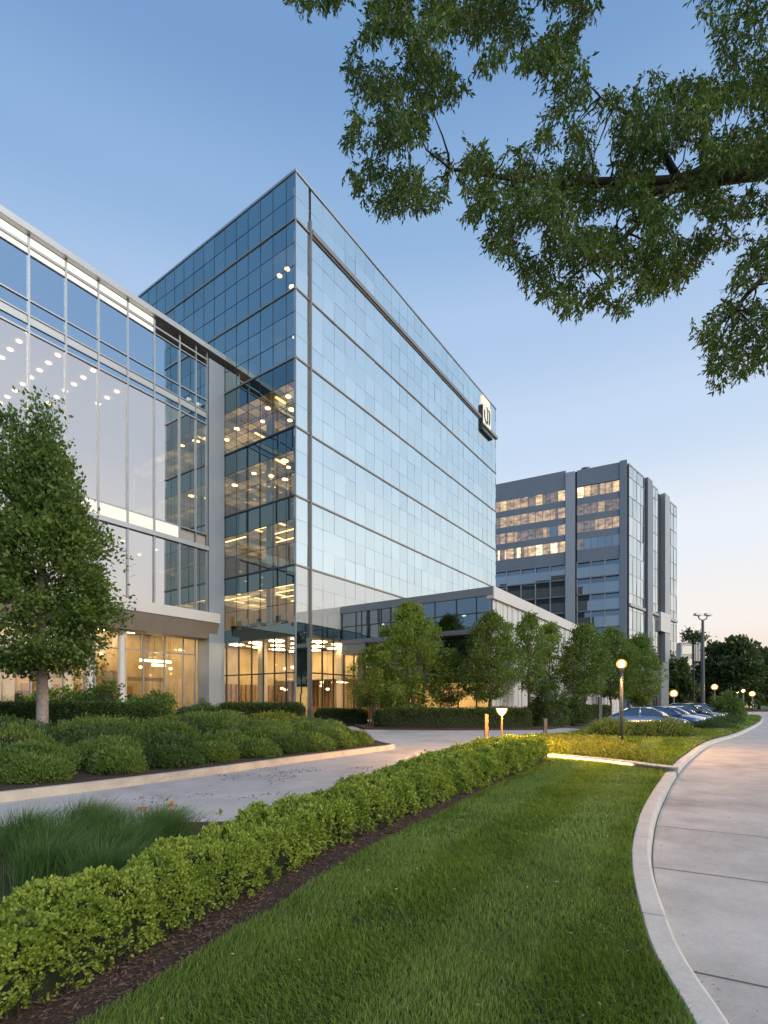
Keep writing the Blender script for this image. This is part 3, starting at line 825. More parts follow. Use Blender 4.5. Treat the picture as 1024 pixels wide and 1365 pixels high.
for k, x, y, d, r in PEND:
    p = loc(x, y, BZ[k + 1] - .45 - d)
    mb = disc(p, r); lamp = mb.build('ceiling_light', M['e_spot'], tw)
    mb = MB(); mb.tube([(p[0], p[1], p[2] + .12), (p[0], p[1], BZ[k + 1] - .46)], .012, 5); mb.build('cord', M['mull'], lamp)
for k, x, y0, y1, e in ((1, 1.6, 1.2, 4.6, 'e_warm'), (1, 4.2, 3.2, 6.8, 'e_warm'), (1, 2.4, 5.4, 7.4, 'e_warm'), (1, 6.0, 5.0, 9.0, 'e_warm'), (1, 3.2, 9.6, 12.5, 'e_warm'), (2, 5.2, 1.2, 3.2, 'e_warm'), (3, 5.4, 1.6, 4, 'e_warm'), (3, 6.5, 6, 9, 'e_warm'),
                        (0, 1.3, .8, 4.2, 'e_warm'), (0, 2.8, 1.2, 5.2, 'e_warm'), (0, 4.4, 1.2, 6.8, 'e_warm'), (0, 6.2, 1.6, 8, 'e_warm'), (0, 2.4, 6.6, 9.6, 'e_warm'), (0, 8, 2, 9, 'e_warm'), (0, 4, 10, 14, 'e_warm')):
    mb = MB(); lbox(mb, x, x + .14, y0, y1, BZ[k + 1] - .62, BZ[k + 1] - .56); mb.build('ceiling_light', M[e], tw)
for k in range(5):
    for y in (1.4, 4.4, 7.4, 10.4, 13.4):
        for x in (2.2, 5.2):
            if random.random() < (1, .4, .25, .3, .15)[k]:
                mb = MB(); lbox(mb, x, x + 1.2, y, y + .28, BZ[k + 1] - .52, BZ[k + 1] - .46); mb.build('ceiling_panel', M['e_off'], tw)
for k, st in ((0, .95), (1, .36), (2, .36), (3, .42), (4, .06)):  # emissive ceilings added to fill the storeys with an amber glow
    mb = MB(); lbox(mb, .5, RD - .1, .5, DEP - 1, BZ[k + 1] - .465, BZ[k + 1] - .452); mb.build('added_glow_ceiling', ceil_mat('added_glow_ceiling_%s' % 'abcde'[k], (1, .60, .25), st), tw)
for k in range(4):
    for y in np.arange(1.0, 11, 2.6):
        mb = MB(); x = random.uniform(1.2, 3.5); lbox(mb, x, x + .8, y, y + 1.7, BZ[k] + .70, BZ[k] + .75); lbox(mb, x, x + .75, y + .05, y + .12, BZ[k], BZ[k] + .699); lbox(mb, x, x + .75, y + 1.55, y + 1.62, BZ[k], BZ[k] + .699)
        d = mb.build('desk', M['mull'], tw)
        mb = MB(); lbox(mb, x + .3, x + .35, y + .5, y + 1.1, BZ[k] + .80, BZ[k] + 1.2); lbox(mb, x + .28, x + .4, y + .7, y + .9, BZ[k] + .751, BZ[k] + .799); mb.build('screen', M['dark'], d)
    for y in np.arange(.8, 11, 2.4):
        if random.random() < .7:
            mb = MB(); lbox(mb, RD - .6, RD - .03, y, y + 1.3, BZ[k], BZ[k] + random.uniform(1, 2.3)); mb.build('cupboard', M['wood'], tw)
# lobby
GT = 6.76
mb = MB(); mb.fbox(fl, .06, 13, GT, BZ[0] - .06, -.03, .01); mb.fbox(fr, 1.74, LEN, GT + .3, BZ[0] - .06, -.03, .01); mb.fbox(fr, .06, 1.46, GT, BZ[0] - .06, -.03, .01); mb.build('spandrel', M['g_spand'], tw)
lob_l = [.06, 1.0, 2.3, 3.6, 5.0, 6.6, 8.2, 9.8]
mb = MB(); panes(mb, fl, lob_l, [.25, 3.95, GT], 0, .003); mb.build('lobby_window', M['g_lobby'], tw)
lob_r = [1.74, 3.1, 4.5, 5.9, 7.3, 8.8]
mb = MB(); panes(mb, fr, lob_r, [.25, 4.0, GT + .3], 0, .003); mb.build('lobby_window', M['g_lobby'], tw)
mb = MB(); panes(mb, fr, [.06, 1.46], [.0, 2.3, 4.5, GT], 0, .003); mb.build('corner_panel', M['g_right'], tw)
mb = MB()
for u in lob_l[1:]: mb.fbox(fl, u - .035, u + .035, 0, GT, -.06, .06)
for z in (.2, 3.95): mb.fbox(fl, .06, 9.8, z - .05, z + .05, -.05, .05)
for u in lob_r: mb.fbox(fr, u - .035, u + .035, 0, GT + .3, -.06, .06)
for z in (.2, 4.0): mb.fbox(fr, 1.74, 8.8, z - .05, z + .05, -.05, .05)
mb.build('lobby_mullion', M['mull'], tw)
mb = MB(); mb.fbox(fl, .06, 13, 0, .19, -.15, .05); mb.fbox(fr, .06, 1.46, -.1, .0, -.15, .05); mb.build('plinth', M['slab'], tw)
mb = MB(); lbox(mb, .2, 14, .34, DEP - .4, .02, .12); mb.build('lobby_floor', M['floor'], tw)
mb = MB(); lbox(mb, 11.5, 11.8, .34, DEP - .4, .13, BZ[0] - .95); lbox(mb, .3, 11.4, 12.2, 12.4, .13, BZ[0] - .95); mb.build('lobby_wall', M['room'], tw)
mb = MB()
for y in np.arange(1, 12, .5): lbox(mb, 11.3, 11.48, y, y + .34, .13, 4.2)
for x in np.arange(3, 11, .6): lbox(mb, x, x + .4, 12.0, 12.18, .13, 3.4)
mb.build('wood_panel', M['wood'], tw)
mb = MB(); lbox(mb, 6.5, 7.3, 2.5, 7.2, .13, 1.25); lbox(mb, 6.3, 6.48, 2.3, 7.4, .13, 1.05); mb.build('reception_desk', M['wood'], tw)
for x, y in ((2.6, 6.6), (2.6, 2.0), (8, 2.0)):
    mb = MB(); lbox(mb, x, x + .6, y, y + .6, .13, BZ[0] - .95); mb.build('column', M['roomw'], tw)
for x in (2.0, 4.6, 7.2, 9.6):
    for y in (1.6, 4.2, 6.8, 9.4):
        mb = MB(); lbox(mb, x, x + .9, y, y + .9, BZ[0] - 1.0, BZ[0] - .93); mb.build('ceiling_panel', M['e_soft'], tw)
for x, y, z in ((1.4, 1.7, 4.4), (2, 3.1, 2.6), (4, 5.6, 2.8), (5.5, 1.5, 2.7), (3.4, 4.6, 4.5), (7.5, 4, 3.1)):
    p = loc(x, y, z); lamp = disc(p, .16, .2).build('ceiling_light', M['e_spot'], tw)
    mb = MB(); mb.tube([(p[0], p[1], z + .2), (p[0], p[1], BZ[0] - .95)], .012, 5); mb.build('cord', M['mull'], lamp)
# mezzanine edge and its rail
mb = MB(); lbox(mb, 9.2, 11.28, .4, 12, 3.9, 4.15); mb.build('mezzanine', M['roomw'], tw)
# ---- illuminated sign on the far end of the rail
sg = tw
mb = MB(); mb.fbox(fr, 34.28, 34.5, 37.6, 40.9, -.02, .30); mb.fbox(fr, 34.51, 37.6, 37.5, 37.8, -.02, .32); mb.build('sign_bracket', M['dark'], sg)
mb = MB(); mb.fbox(fr, 34.55, 37.2, 38.7, 41.5, -.02, .26); sp_ = mb.build('sign_panel', emit('sign_glow', (1, .92, .82), .95), sg)
mb = MB(); mb.fbox(fr, 34.7, 37.0, 41.52, 42.35, .0, .18); mb.build('sign_lamp', emit('sign_lamp_glow', (1, .90, .68), 1.15), sg)
mb = MB()
def stroke(pts, r=.09):
    for i in range(len(pts) - 1):
        (a, b), (c, d) = pts[i], pts[i + 1]; l = math.hypot(c - a, d - b); nx, ny = -(d - b) / l * r, (c - a) / l * r
        mb.hexa([fr(a - nx, b - ny, .29), fr(c - nx, d - ny, .29), fr(c - nx, d - ny, .265), fr(a - nx, b - ny, .265), fr(a + nx, b + ny, .29), fr(c + nx, d + ny, .29), fr(c + nx, d + ny, .265), fr(a + nx, b + ny, .265)])
arc = [(35.75 + .72 * math.cos(a), 40.0 + 1.0 * math.sin(a)) for a in np.linspace(R(150), R(285), 10)]
stroke(arc, .16); stroke([(35.7, 41.0), (35.95, 41.05), (36.05, 40.8), (36.05, 39.3), (35.8, 39.0)], .15); stroke([(36.4, 41.0), (36.7, 40.8), (36.75, 39.9), (36.55, 39.1)], .18)
mb.build('emblem', M['dark'], sp_)

# ---- glass pavilion on the left, square to the short side of the tower
P0 = loc(0, 8.7, 0)
pv = thing('glass_pavilion', (P0[0], P0[1], 0), 'lower glass pavilion at the left with a lit white strip under its roof edge', 'office building')
XP = (-XD[0], -XD[1])
fp = frame(P0, XP, NR)
def pbox(mb, u0, u1, d0, d1, z0, z1, m=0): mb.fbox(fp, u0, u1, z0, z1, -d1, -d0, m)
PL = 24.0; PD = 16.0
pu = [1.69, 2.75, 4.25, 6.41, 8.5, 10.6, 12.72, 14.9, 17.1, 19.3, 21.5, 23.7]
Z = dict(roof=31.55, s1=31.15, s0=30.0, m1=27.05, m2=26.1, m3=25.55, m4=25.05, b1=15.75, b0=14.75, bm=14.4, f1=9.15, f0=8.35)
mb = MB(); panes(mb, fp, pu, [Z['m4'], Z['m3'] , ], 0, .003); panes(mb, fp, pu, [Z['m2'], Z['m1'], Z['s0']], 0, .003); mb.build('upper_window', M['g_pavtop'], pv)
mb = MB(); panes(mb, fp, pu, [Z['b1'], Z['m4']], 0, .004); mb.build('hall_window', M['g_pav'], pv)
mb = MB(); panes(mb, fp, pu, [Z['f1'], Z['bm']], 0, .004); mb.build('lower_window', M['g_pav'], pv)
mb = MB(); mb.fbox(fp, 1.69, PL, Z['m3'] + .01, Z['m2'] - .01, -.04, .02); mb.build('spandrel', M['pale'], pv)
for i in range(2, len(pu) - 1):
    if i > 2:
        mb = MB(); mb.fbox(fp, pu[i] + .06, pu[i + 1] - .06, 30.62, 31.06, -.10, -.02); mb.fbox(fp, pu[i] + .06, pu[i + 1] - .06, 30.02, 30.34, -.10, -.02); mb.build('strip_light', M['e_strip'], pv)
    mb = MB(); mb.fbox(fp, pu[i] + .05, pu[i + 1] - .05, Z['b0'] + .03, Z['b1'] - .03, -.08, -.02); mb.build('lit_panel', M['e_band'], pv)
mb = MB()
for i, u in enumerate(pu):
    wd = .04 if i in (0, 1) else .06
    mb.fbox(fp, u - wd, u + wd, Z['f1'], Z['s1'] + .1, -.08, .11)
for z, h in ((Z['s0'] - .05, .04), (30.48, .07), (Z['m1'], .045), (Z['m2'], .04), (Z['m3'], .04), (Z['m4'], .06), (Z['b1'], .04)):
    mb.fbox(fp, 1.69, PL, z - h, z + h, -.07, .085)
mb.build('mullion_grid', M['mull_l'], pv)
mb = MB(); mb.fbox(fp, -.1, PL, Z['bm'] + .0, Z['b0'], -.1, .22); mb.build('beam', M['pale'], pv)
mb = MB(); mb.fbox(fp, .0, PL, Z['s1'], Z['roof'], -.4, .42); mb.fbox(fp, .0, PL, Z['roof'], Z['roof'] + .12, -.4, .30); mb.build('roof_edge', M['pale'], pv)
mb = MB(); pbox(mb, 0.02, PL, .41, PD, Z['s1'] + .02, Z['roof'] - .05); mb.build('roof', M['roof'], pv)
mb = MB(); mb.fbox(fp, .03, 1.6, -.1, 30.6, -1.3, .25); mb.build('pillar', M['pillarb'], pv)
mb = MB(); mb.hexa([fp(-.25, -.1, .6), fp(1.9, -.1, .6), fp(1.9, -.1, -1.5), fp(-.25, -.1, -1.5), fp(.03, 1.1, .26), fp(1.6, 1.1, .26), fp(1.6, 1.1, -1.3), fp(.03, 1.1, -1.3)]); mb.build('pillar_base', M['white'], pv)
# canopy
mb = MB(); mb.fbox(fp, .75, PL, Z['f0'], Z['f1'], -.3, .62); mb.build('canopy_fascia', M['white'], pv)
mb = MB(); mb.hexa([fp(.8, 7.0, .1), fp(PL, 7.0, .1), fp(PL, 7.0, -1.6), fp(.8, 7.0, -1.6), fp(.8, Z['f0'] - .01, .56), fp(PL, Z['f0'] - .01, .56), fp(PL, Z['f0'] - .01, -1.6), fp(.8, Z['f0'] - .01, -1.6)]); mb.build('canopy_soffit', M['brown'], pv)
# ground floor glazing set back
gu = [1.75, 2.9, 4.6, 6.4, 8.2, 10.1, 12.2, 14.2, 16.2, 18.4, 20.6, 23]
mb = MB(); panes(mb, fp, gu, [.15, 5.7, 6.98], -1.5, .003); mb.build('shop_window', M['g_lobby'], pv)
mb = MB()
for u in gu: mb.fbox(fp, u - .05, u + .05, 0, 6.98, -1.58, -1.42)
for z in (.1, 5.7): mb.fbox(fp, 1.75, 23, z - .05, z + .05, -1.56, -1.44)
mb.build('shop_mullion', M['mull_l'], pv)
for u in (8.6, 10.9, 13.6, 16.4, 19):
    mb = MB(); p = fp(u, 0, -.6); mb.lathe((p[0], p[1], -.1), [(.24, 0), (.24, 7.08)], 18); mb.build('column', M['white'], pv)
# floors and rooms
mb = MB(); pbox(mb, .1, PL, 1.7, PD, -.05, .1); mb.build('lobby_floor', M['floor'], pv)
mb = MB(); pbox(mb, .1, PL, .12, PD, 8.2, 9.0); mb.build('floor_slab', M['slab'], pv)
mb = MB(); pbox(mb, .1, PL, .14, PD, Z['bm'] + .02, Z['b0'] + .9); mb.build('floor_slab', M['slab'], pv)
mb = MB(); pbox(mb, .1, PL, .12, PD, Z['m3'], Z['m2']); mb.build('hall_ceiling', M['roomw'], pv)
mb = MB(); pbox(mb, .1, PL, PD - 4, PD - 3.8, 9.01, Z['bm'] + .0); pbox(mb, .1, PL, PD - 2, PD - 1.8, Z['b1'], Z['m3'] - .01); pbox(mb, PL - .3, PL - .1, .3, PD - 4.01, 9.01, Z['m3'] - .01); pbox(mb, .1, PL, PD - 6, PD - 5.8, Z['m2'] + .01, Z['s1']); mb.build('hall_wall', M['roomw'], pv)
mb = MB(); pbox(mb, .1, PL, 11, 11.2, .11, 8.19); pbox(mb, PL - .3, PL - .1, 1.8, 10.9, .11, 8.19); pbox(mb, .1, .3, 1.7, 10.9, .11, 8.19); mb.build('lobby_wall', M['room'], pv)
for r_, u in enumerate((16.6, 14.6, 12.5, 10.3, 8.0)):
    for j in range((6, 7, 8, 6, 3)[r_]):
        d = (1.2, .8, 1.6, 1.3, 2.4)[r_] + 1.42 * j
        p = fp(u, Z['m3'] - .10, -d); disc((p[0], p[1], p[2]), .17, .09, 10).build('downlight', M['e_down'], pv)
for u in (15.2, 12.6, 9.4, 7.2, 4.4):
    for d in (3, 5.5):
        p = fp(u, Z['bm'] - .12, -d); disc((p[0], p[1], p[2]), .13, .09, 10).build('downlight', M['e_down'], pv)
for u in (20, 17, 14, 11, 8, 5, 2.5):
    for d in (3, 6, 9):
        mb = MB(); pbox(mb, u, u + .9, d, d + .9, 8.1, 8.17); mb.build('ceiling_panel', M['e_soft'], pv)
for u0, u1, d, z in ((2.2, 5.0, 4.2, 5.1), (2.0, 3.2, 5.4, 4.85)):
    mb = MB(); pbox(mb, u0, u1, d, d + .25, z, z + .18); lamp = mb.build('linear_light', emit('linear_glow', (1, .76, .45), 9), pv)
    mb = MB()
    for u in (u0 + .2, u1 - .2): mb.tube([fp(u, z + .18, -d - .1), fp(u, 8.19, -d - .1)], .015, 5)
    mb.build('cord', M['mull'], lamp)
mb = MB()
for u in np.arange(2, 22, .8): pbox(mb, u, u + .45, 10.8, 10.98, .11, random.choice((3.2, 4.6, 5.2)))
mb.build('wood_panel', M['wood'], pv)
for u in (5.2, 9.5, 13.5, 17.5):
    mb = MB(); pbox(mb, u, u + .55, 6, 6.55, .11, 8.19); mb.build('inner_column', M['roomw'], pv)
for u0, u1, d0, d1, h in ((6.2, 9, 4.5, 5.3, 1.2), (12, 14.5, 5, 5.7, 1.1), (3, 4.2, 5, 6.2, .85)):
    mb = MB(); pbox(mb, u0, u1, d0, d1, .11, h); pbox(mb, u0 - .06, u1 + .06, d0 - .06, d1 + .06, h + .001, h + .05); mb.build('counter', M['wood'], pv)
for u, d, h in ((3.4, 2.6, 2.4), (7.4, 2.8, 1.7), (11.4, 2.4, 2.2)):
    p = fp(u, .1, -d); n = 260
    P = np.array([p[0], p[1], h * .7]) + rng.normal(size=(n, 3)) * np.array([.3, .3, h * .2]); P[:, 2] = np.maximum(P[:, 2], .5)
    v, q = leaves(P, rng.normal(size=(n, 3)) + np.array([0, 0, .3]), .22, .06); pp = np_mesh('potted_plant', v, q, M['f_tree2'], pv)
    mb = MB(); mb.lathe((p[0], p[1], .11), [(.2, 0), (.27, .5), (.25, .5)], 14); mb.tube([(p[0], p[1], .5), (p[0], p[1], h * .7)], .03, 6); mb.build('pot', M['white'], pp)

for u, wdt, h, em in ((2.2, 1.1, 2.4, 0), (4.6, 1.4, 2.6, 0), (7.6, 1.2, 2.5, 0), (10.6, 1.6, 2.6, 0), (13.0, 1.1, 2.4, 0), (16, 1.5, 2.6, 0), (19, 1.3, 2.5, 0)):
    mb = MB(); pbox(mb, u, u + wdt, 10.66, 10.79, .12, h); d = mb.build('inner_door', M['dark'], pv)
    mb = MB(); pbox(mb, u - .12, u - .005, 10.6, 10.79, .12, h + .12); pbox(mb, u + wdt + .005, u + wdt + .12, 10.6, 10.79, .12, h + .12); mb.build('frame', M['brown'], d)
for u, z in ((3.4, 3.6), (6.0, 5.6), (9.0, 3.7), (12.0, 5.4), (14.8, 3.8), (17.4, 5.2)):
    mb = MB(); pbox(mb, u, u + 1.5, 10.5, 10.79, z, z + .9); mb.build('wall_panel', M['brown'], pv)
mb = MB(); pbox(mb, .4, 22, 8.2, 8.3, 3.6, 3.95); mb.build('bulkhead', M['brown'], pv)
for u in (1.4, 4.0, 6.9, 9.8, 12.8, 15.8):
    p = fp(u, 4.6 if u < 6 else 5.6, -(3.2 + (u * 1.7) % 4)); lamp = disc(p, .15, .22).build('ceiling_light', M['e_spot'], pv)
    mb = MB(); mb.tube([(p[0], p[1], p[2] + .22), (p[0], p[1], 8.19)], .012, 5); mb.build('cord', M['mull'], lamp)

# ---- low building in front of the tower
C0 = (-3.68, 44.56); D0 = (.8220, -.5695)
lb = thing('low_building', (C0[0] + D0[0] * 13.84, C0[1] + D0[1] * 13.84, 0), 'low building with dark glazed front and ribbed white side behind the young trees', 'building')
ff = frame(C0, D0, NL); CC = (C0[0] + D0[0] * 13.84, C0[1] + D0[1] * 13.84)
fs = frame(CC, XD, NR); SL = 46.0
mb = MB(); mb.fbox(ff, .05, 13.9, 9.25, 9.85, -.4, .12); mb.build('roof_fascia', M['grey'], lb)
mb = MB(); mb.fbox(fs, -.1, SL, 9.0, 9.86, -.4, .14); mb.build('roof_fascia', M['white'], lb)
mb = MB(); mb.fbox(ff, .1, 13.5, 9.3, 9.5, -8, -.41); mb.build('roof', M['roof'], lb)
pu_ = [.1, 1.6, 2.2, 4.2, 5.9, 7.3, 9.2, 11.0, 12.6, 13.8]
mb = MB(); panes(mb, ff, pu_, [6.95, 8.1, 9.25], 0, .004); mb.build('window', M['g_pod'], lb)
mb = MB()
for u in pu_: mb.fbox(ff, u - .03, u + .03, 6.95, 9.25, -.05, .05)
mb.fbox(ff, .1, 13.8, 8.05, 8.12, -.04, .04); mb.build('mullion_grid', M['mull'], lb)
mb = MB(); mb.fbox(ff, .14, 13.8, 6.6, 6.95, -3.0, .15); mb.fbox(ff, .14, 2.6, 5.75, 6.59, -2.0, .1); mb.build('soffit_band', M['grey'], lb)
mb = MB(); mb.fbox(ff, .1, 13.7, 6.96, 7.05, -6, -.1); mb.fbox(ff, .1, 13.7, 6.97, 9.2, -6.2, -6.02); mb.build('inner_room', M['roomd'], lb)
for u in (2.6, 6.6, 10.4):
    mb = MB(); p = ff(u, 8.4, -2.5); disc(p, .16).build('ceiling_light', emit('podium_lamp', (.9, .95, 1), 2.5), lb)
us_ = steps(2.9, 13.6, 7)
mb = MB(); panes(mb, ff, us_, [.1, 3.2], -1.2, .003); panes(mb, ff, us_[:2], [3.2, 6.6], -1.2, .003); mb.build('entrance_window', M['g_lobby'], lb)
mb = MB(); panes(mb, ff, us_[1:], [3.2, 4.9, 6.6], -1.2, .006); mb.build('upper_pane', M['g_podm'], lb)
mb = MB(); mb.fbox(ff, us_[1], 13.6, 3.12, 3.28, -1.28, -1.1); mb.build('transom', M['mull'], lb)
mb = MB()
for u in steps(2.9, 13.6, 7): mb.fbox(ff, u - .04, u + .04, 0, 6.6, -1.26, -1.14)
mb.build('entrance_mullion', M['mull'], lb)
mb = MB(); mb.fbox(ff, us_[1] + .1, 13.6, 3.68, 3.8, -7, -1.3); mb.fbox(ff, .5, 13.6, .02, 6.58, -7.2, -7); mb.fbox(ff, .5, 13.6, -.05, .08, -6.9, -1.3); mb.build('entrance_wall', M['room'], lb)
for u in (1.9, 3.3):
    mb = MB(); mb.fbox(ff, u - .22, u + .22, -.1, 6.59, -.62, -.18) if u > 3 else mb.fbox(ff, u - .25, u + .25, -.1, 5.74, -.65, -.15); mb.build('pillar', M['brown'], lb)
for u in (4, 6, 8, 10, 12):
    for d in (2.6, 5):
        mb = MB(); mb.fbox(ff, u, u + .8, 3.6, 3.67, -d - .8, -d); mb.build('ceiling_panel', M['e_soft'], lb)
mb = MB(); n = 62
for i in range(n):
    u = SL * i / n; mb.fbox(fs, u + .03, u + SL / n - .03, .3, 9.0, -.3, -.03 if i % 3 else -.06)
mb.fbox(fs, .0, SL, .0, .3, -.3, .03); mb.build('ribbed_wall', M['white'], lb)
mb = MB()
for i in range(1, 23): mb.fbox(fs, i * 2 - .05, i * 2 + .05, .31, 8.99, -.12, .0)
mb.build('wall_rib', M['pale'], lb)
mb = MB(); mb.fbox(fs, .1, SL, 9.3, 9.5, -8, -.41); mb.build('side_roof', M['roof'], lb)
# doors of the tower lobby
for u in (4.55, 5.95):
    pass

# ---- far tower
C2 = (54.0, 115.0)
A2 = (-.8850, .4658); B2d = (.7047, .7097)
NA = (-.4658, -.8850); NB = (.7097, -.7047)
ft = thing('office_tower', (C2[0], C2[1], 0), 'distant grey office block with rows of lit windows, right of the glass tower', 'office building')
fa = frame(C2, A2, NA); fb = frame(C2, B2d, NB)
FT = 55.4; AL, BL = 44.0, 36.2
lit_cols = [litwin('lit_window_%s' % 'abcd'[i], c, s) for i, (c, s) in enumerate((((1, .66, .30), .95), ((1, .64, .32), .55), ((1, .68, .42), .22), ((1, .74, .40), 1.9)))]
mb = MB()
mb.fbox(fa, .02, AL, 0, FT, -3, -.5); mb.fbox(fb, 0.6, BL, 0, FT - .5, -3, -.6); mb.build('core_wall', M['dark'], ft)
mb = MB(); mb.hexa([fa(.5, FT - .6, -.6), fb(BL - .1, FT - .6, -.6), tuple(V(fb(BL - .1, FT - .6, -.6)) + V(A2).to_3d() * AL), fa(AL, FT - .6, -.6), fa(.5, FT - .3, -.6), fb(BL - .1, FT - .3, -.6), tuple(V(fb(BL - .1, FT - .3, -.6)) + V(A2).to_3d() * AL), fa(AL, FT - .3, -.6)]); mb.build('roof', M['roof'], ft)
mb = MB(); mb.fbox(fa, -.0, 1.45, 0, FT + .2, -.9, .25); mb.build('corner_pier', M['grey'], ft)
mb = MB(); mb.fbox(fa, 10.9, 13.0, 0, FT - .1, -.5, .3); mb.build('front_pier', M['greyl'], ft)
mb = MB(); mb.fbox(fa, 1.46, 10.5, 51.6, FT, -.5, .05); mb.build('parapet', M['grey'], ft)
mb = MB(); mb.fbox(fa, 13.0, AL, 51.4, FT + .5, -.5, .1); mb.build('parapet', M['grey'], ft)
mb = MB(); mb.fbox(fa, 10.5, 10.9, 0, FT - .6, -.45, -.3); mb.build('recess', M['dark'], ft)
def lit_pick(bay, k):
    r = random.random()
    if bay == 0: tab = {0: (.97, 3, 0), 1: (.45, 2, 2), 2: (.8, 1, 1), 3: (.25, 2, 2)}[k]
    else: tab = {0: (.85, 1, 0), 1: (.75, 1, 1), 2: (.5, 1, 2), 3: (.92, 3, 0)}[k]
    return r, tab
for bay, (ua, ub, nn) in enumerate(((1.5, 10.45, 6), (13.05, AL, 18))):
    for k in range(4):
        z1 = 51.4 - 4.0 * k; z0 = z1 - 2.45
        us = steps(ua, ub, nn)
        mb = MB(); mats = [M['g_farm']] + lit_cols
        for i in range(nn):
            r, tab = lit_pick(bay, k); m = 0
            if bay == 1 and k == 3 and i > 9: m = 0
            elif r < tab[0]: m = 1 + random.choice((tab[1], tab[2], 1))
            elif r < tab[0] + .3: m = 3
            # room light is put into the pane colour: two glowing parts of differing brightness
            if m:
                w_ = us[i + 1] - us[i]; f = random.uniform(.3, .7)
                mb.face([fa(us[i], z0, 0), fa(us[i] + w_ * f, z0, 0), fa(us[i] + w_ * f, z1, 0), fa(us[i], z1, 0)], m)
                mb.face([fa(us[i] + w_ * f, z0, 0), fa(us[i + 1], z0, 0), fa(us[i + 1], z1, 0), fa(us[i] + w_ * f, z1, 0)], random.choice((m, 2, 3, m)))
            else:
                panes(mb, fa, us[i:i + 2], [z0, z1], 0, .01)
        wo = mb.build('window_row', mats, ft)
        mb = MB()
        for u in us: mb.fbox(fa, u - .07, u + .07, z0, z1, -.05, .06)
        mb.build('mullion_grid', M['grey'], wo)
        mb = MB(); mb.fbox(fa, ua, ub, z0 - 1.55 if k < 3 else z0 - 3.0, z0, -.5, .05); mb.build('spandrel', M['grey'], ft)
    for k in range(9):
        z1 = 34.2 - 3.85 * k; z0 = z1 - 3.85
        if z0 < 0: break
        us = steps(ua, ub, nn // 2)
        mb = MB(); panes(mb, fa, us, [z0 + .15, z0 + 2.45], -.02, .02); wo = mb.build('window_row', M['g_farm'], ft)
        mb = MB(); panes(mb, fa, us, [z0 + 2.45, z1 - .12], -.45, .01); mb.build('dark_window', M['g_fard'], ft)
        mb = MB(); mb.fbox(fa, ua, ub, z0 - .1, z0 + .15, -.5, .12); mb.build('floor_edge', M['grey'], ft)
        mb = MB()
        for u in us: mb.fbox(fa, u - .10, u + .10, z0 + .16, z1 - .1, -.1, .1)
        mb.build('mullion', M['greyl'], wo)
# right-hand side: three glazed bays between grey fins
for (u0, u1, tp, fin) in ((1.2, 11.0, FT - .5, None), (15.2, 20.7, FT - .6, None), (28.5, BL, FT - .8, None)):
    zs = steps(.5, 22.5, 5) + [23.5] + steps(26.2, tp - 2.6, 6)[0:] + [tp]
    us = steps(u0, u1, max(3, int((u1 - u0) / 2)))
    mb = MB(); panes(mb, fb, us, zs, 0, .02); wo = mb.build('side_window', M['g_far'], ft)
    mb = MB()
    for u in us: mb.fbox(fb, u - .05, u + .05, .5, tp, -.05, .05)
    for z in zs: mb.fbox(fb, u0, u1, z - .06, z + .06, -.05, .06)
    mb.fbox(fb, u0, u1, 23.3, 23.9, -.05, .35)
    mb.build('mullion_grid', M['greyl'], wo)
    mb = MB(); mb.fbox(fb, u0, u1, tp, tp + .35, -.6, .08); mb.build('coping', M['greyl'], ft)
mb = MB(); mb.fbox(fb, 11.9, 15.15, 0, FT - .1, -.6, .55); mb.build('side_fin', M['grey'], ft)
mb = MB(); mb.fbox(fb, 11.0, 11.9, 0, FT - .6, -.6, -.3); mb.build('recess', M['dark'], ft)
mb = MB(); mb.fbox(fb, 24.6, 28.45, 0, FT - .2, -.6, .6); mb.build('side_fin', M['greyl'], ft)
mb = MB(); mb.fbox(fb, 20.75, 24.55, 24.5, FT - 1.4, -1.2, -.5); mb.fbox(fb, 20.75, 24.55, .0, 19.5, -1.2, -.5); mb.build('recess', M['dark'], ft)
mb = MB(); mb.fbox(fb, 20.7, 28.5, 19.6, 24.4, -.5, .75); mb.build('bridge_panel', M['white'], ft)
mb = MB(); p = fa(9.2, FT, -4); mb.tube([(p[0], p[1], FT - .3), (p[0], p[1], FT + 1.6)], .15, 6); mb.lathe((p[0], p[1], FT + 1.3), [(.2, 0), (.8, .3), (.95, .5)], 12); mb.tube([(p[0] - .6, p[1], FT + 1.9), (p[0] + 1.1, p[1], FT + 2.2)], .12, 6); mb.build('rooftop_dish', M['greyl'], ft)

# ------------------------------------------------------------------ planting
# the clipped golden hedge along the lawn
HC = []
for i, p in enumerate(HF):
    t = (near(HF, i + 1) - near(HF, i - 1)).normalized(); HC.append(V((p.x - t.y * hw(p.y) / 2, p.y + t.x * hw(p.y) / 2, 0)))
i0 = next(i for i, p in enumerate(HC) if p.y > 1.2)
HCV = HC[i0:]
end = (HCV[-1] - HCV[-2]).normalized()
HCV = HCV + [HCV[-1] + end * .35, HCV[-1] + end * .7]
parts = []
for (ya, yb, dens, per, Lf) in ((-1, 5.2, 2300, 9, .0255), (5.2, 9, 1050, 9, .036), (9, 99, 480, 9, .052)):
    seg = [p for i, p in enumerate(HCV) if ya <= near(HCV, i + 1).y and near(HCV, i - 1).y <= yb]
    ln = sum((seg[i] - seg[i - 1]).length for i in range(1, len(seg))); yc = seg[len(seg) // 2].y
    P, D = hedge_points(seg, hw, hh, int(ln * (hw(yc) + 2 * hh(yc)) * dens * .62), power=3.0, lump=.13, lscale=3.0, depth=.045, caps=yb > 50)
    lv, lq = sprigs(P, D, per, Lf, .30, spread=.75, up=.35, jit=.35)
    parts.append((lv, lq, M['f_hedge']))
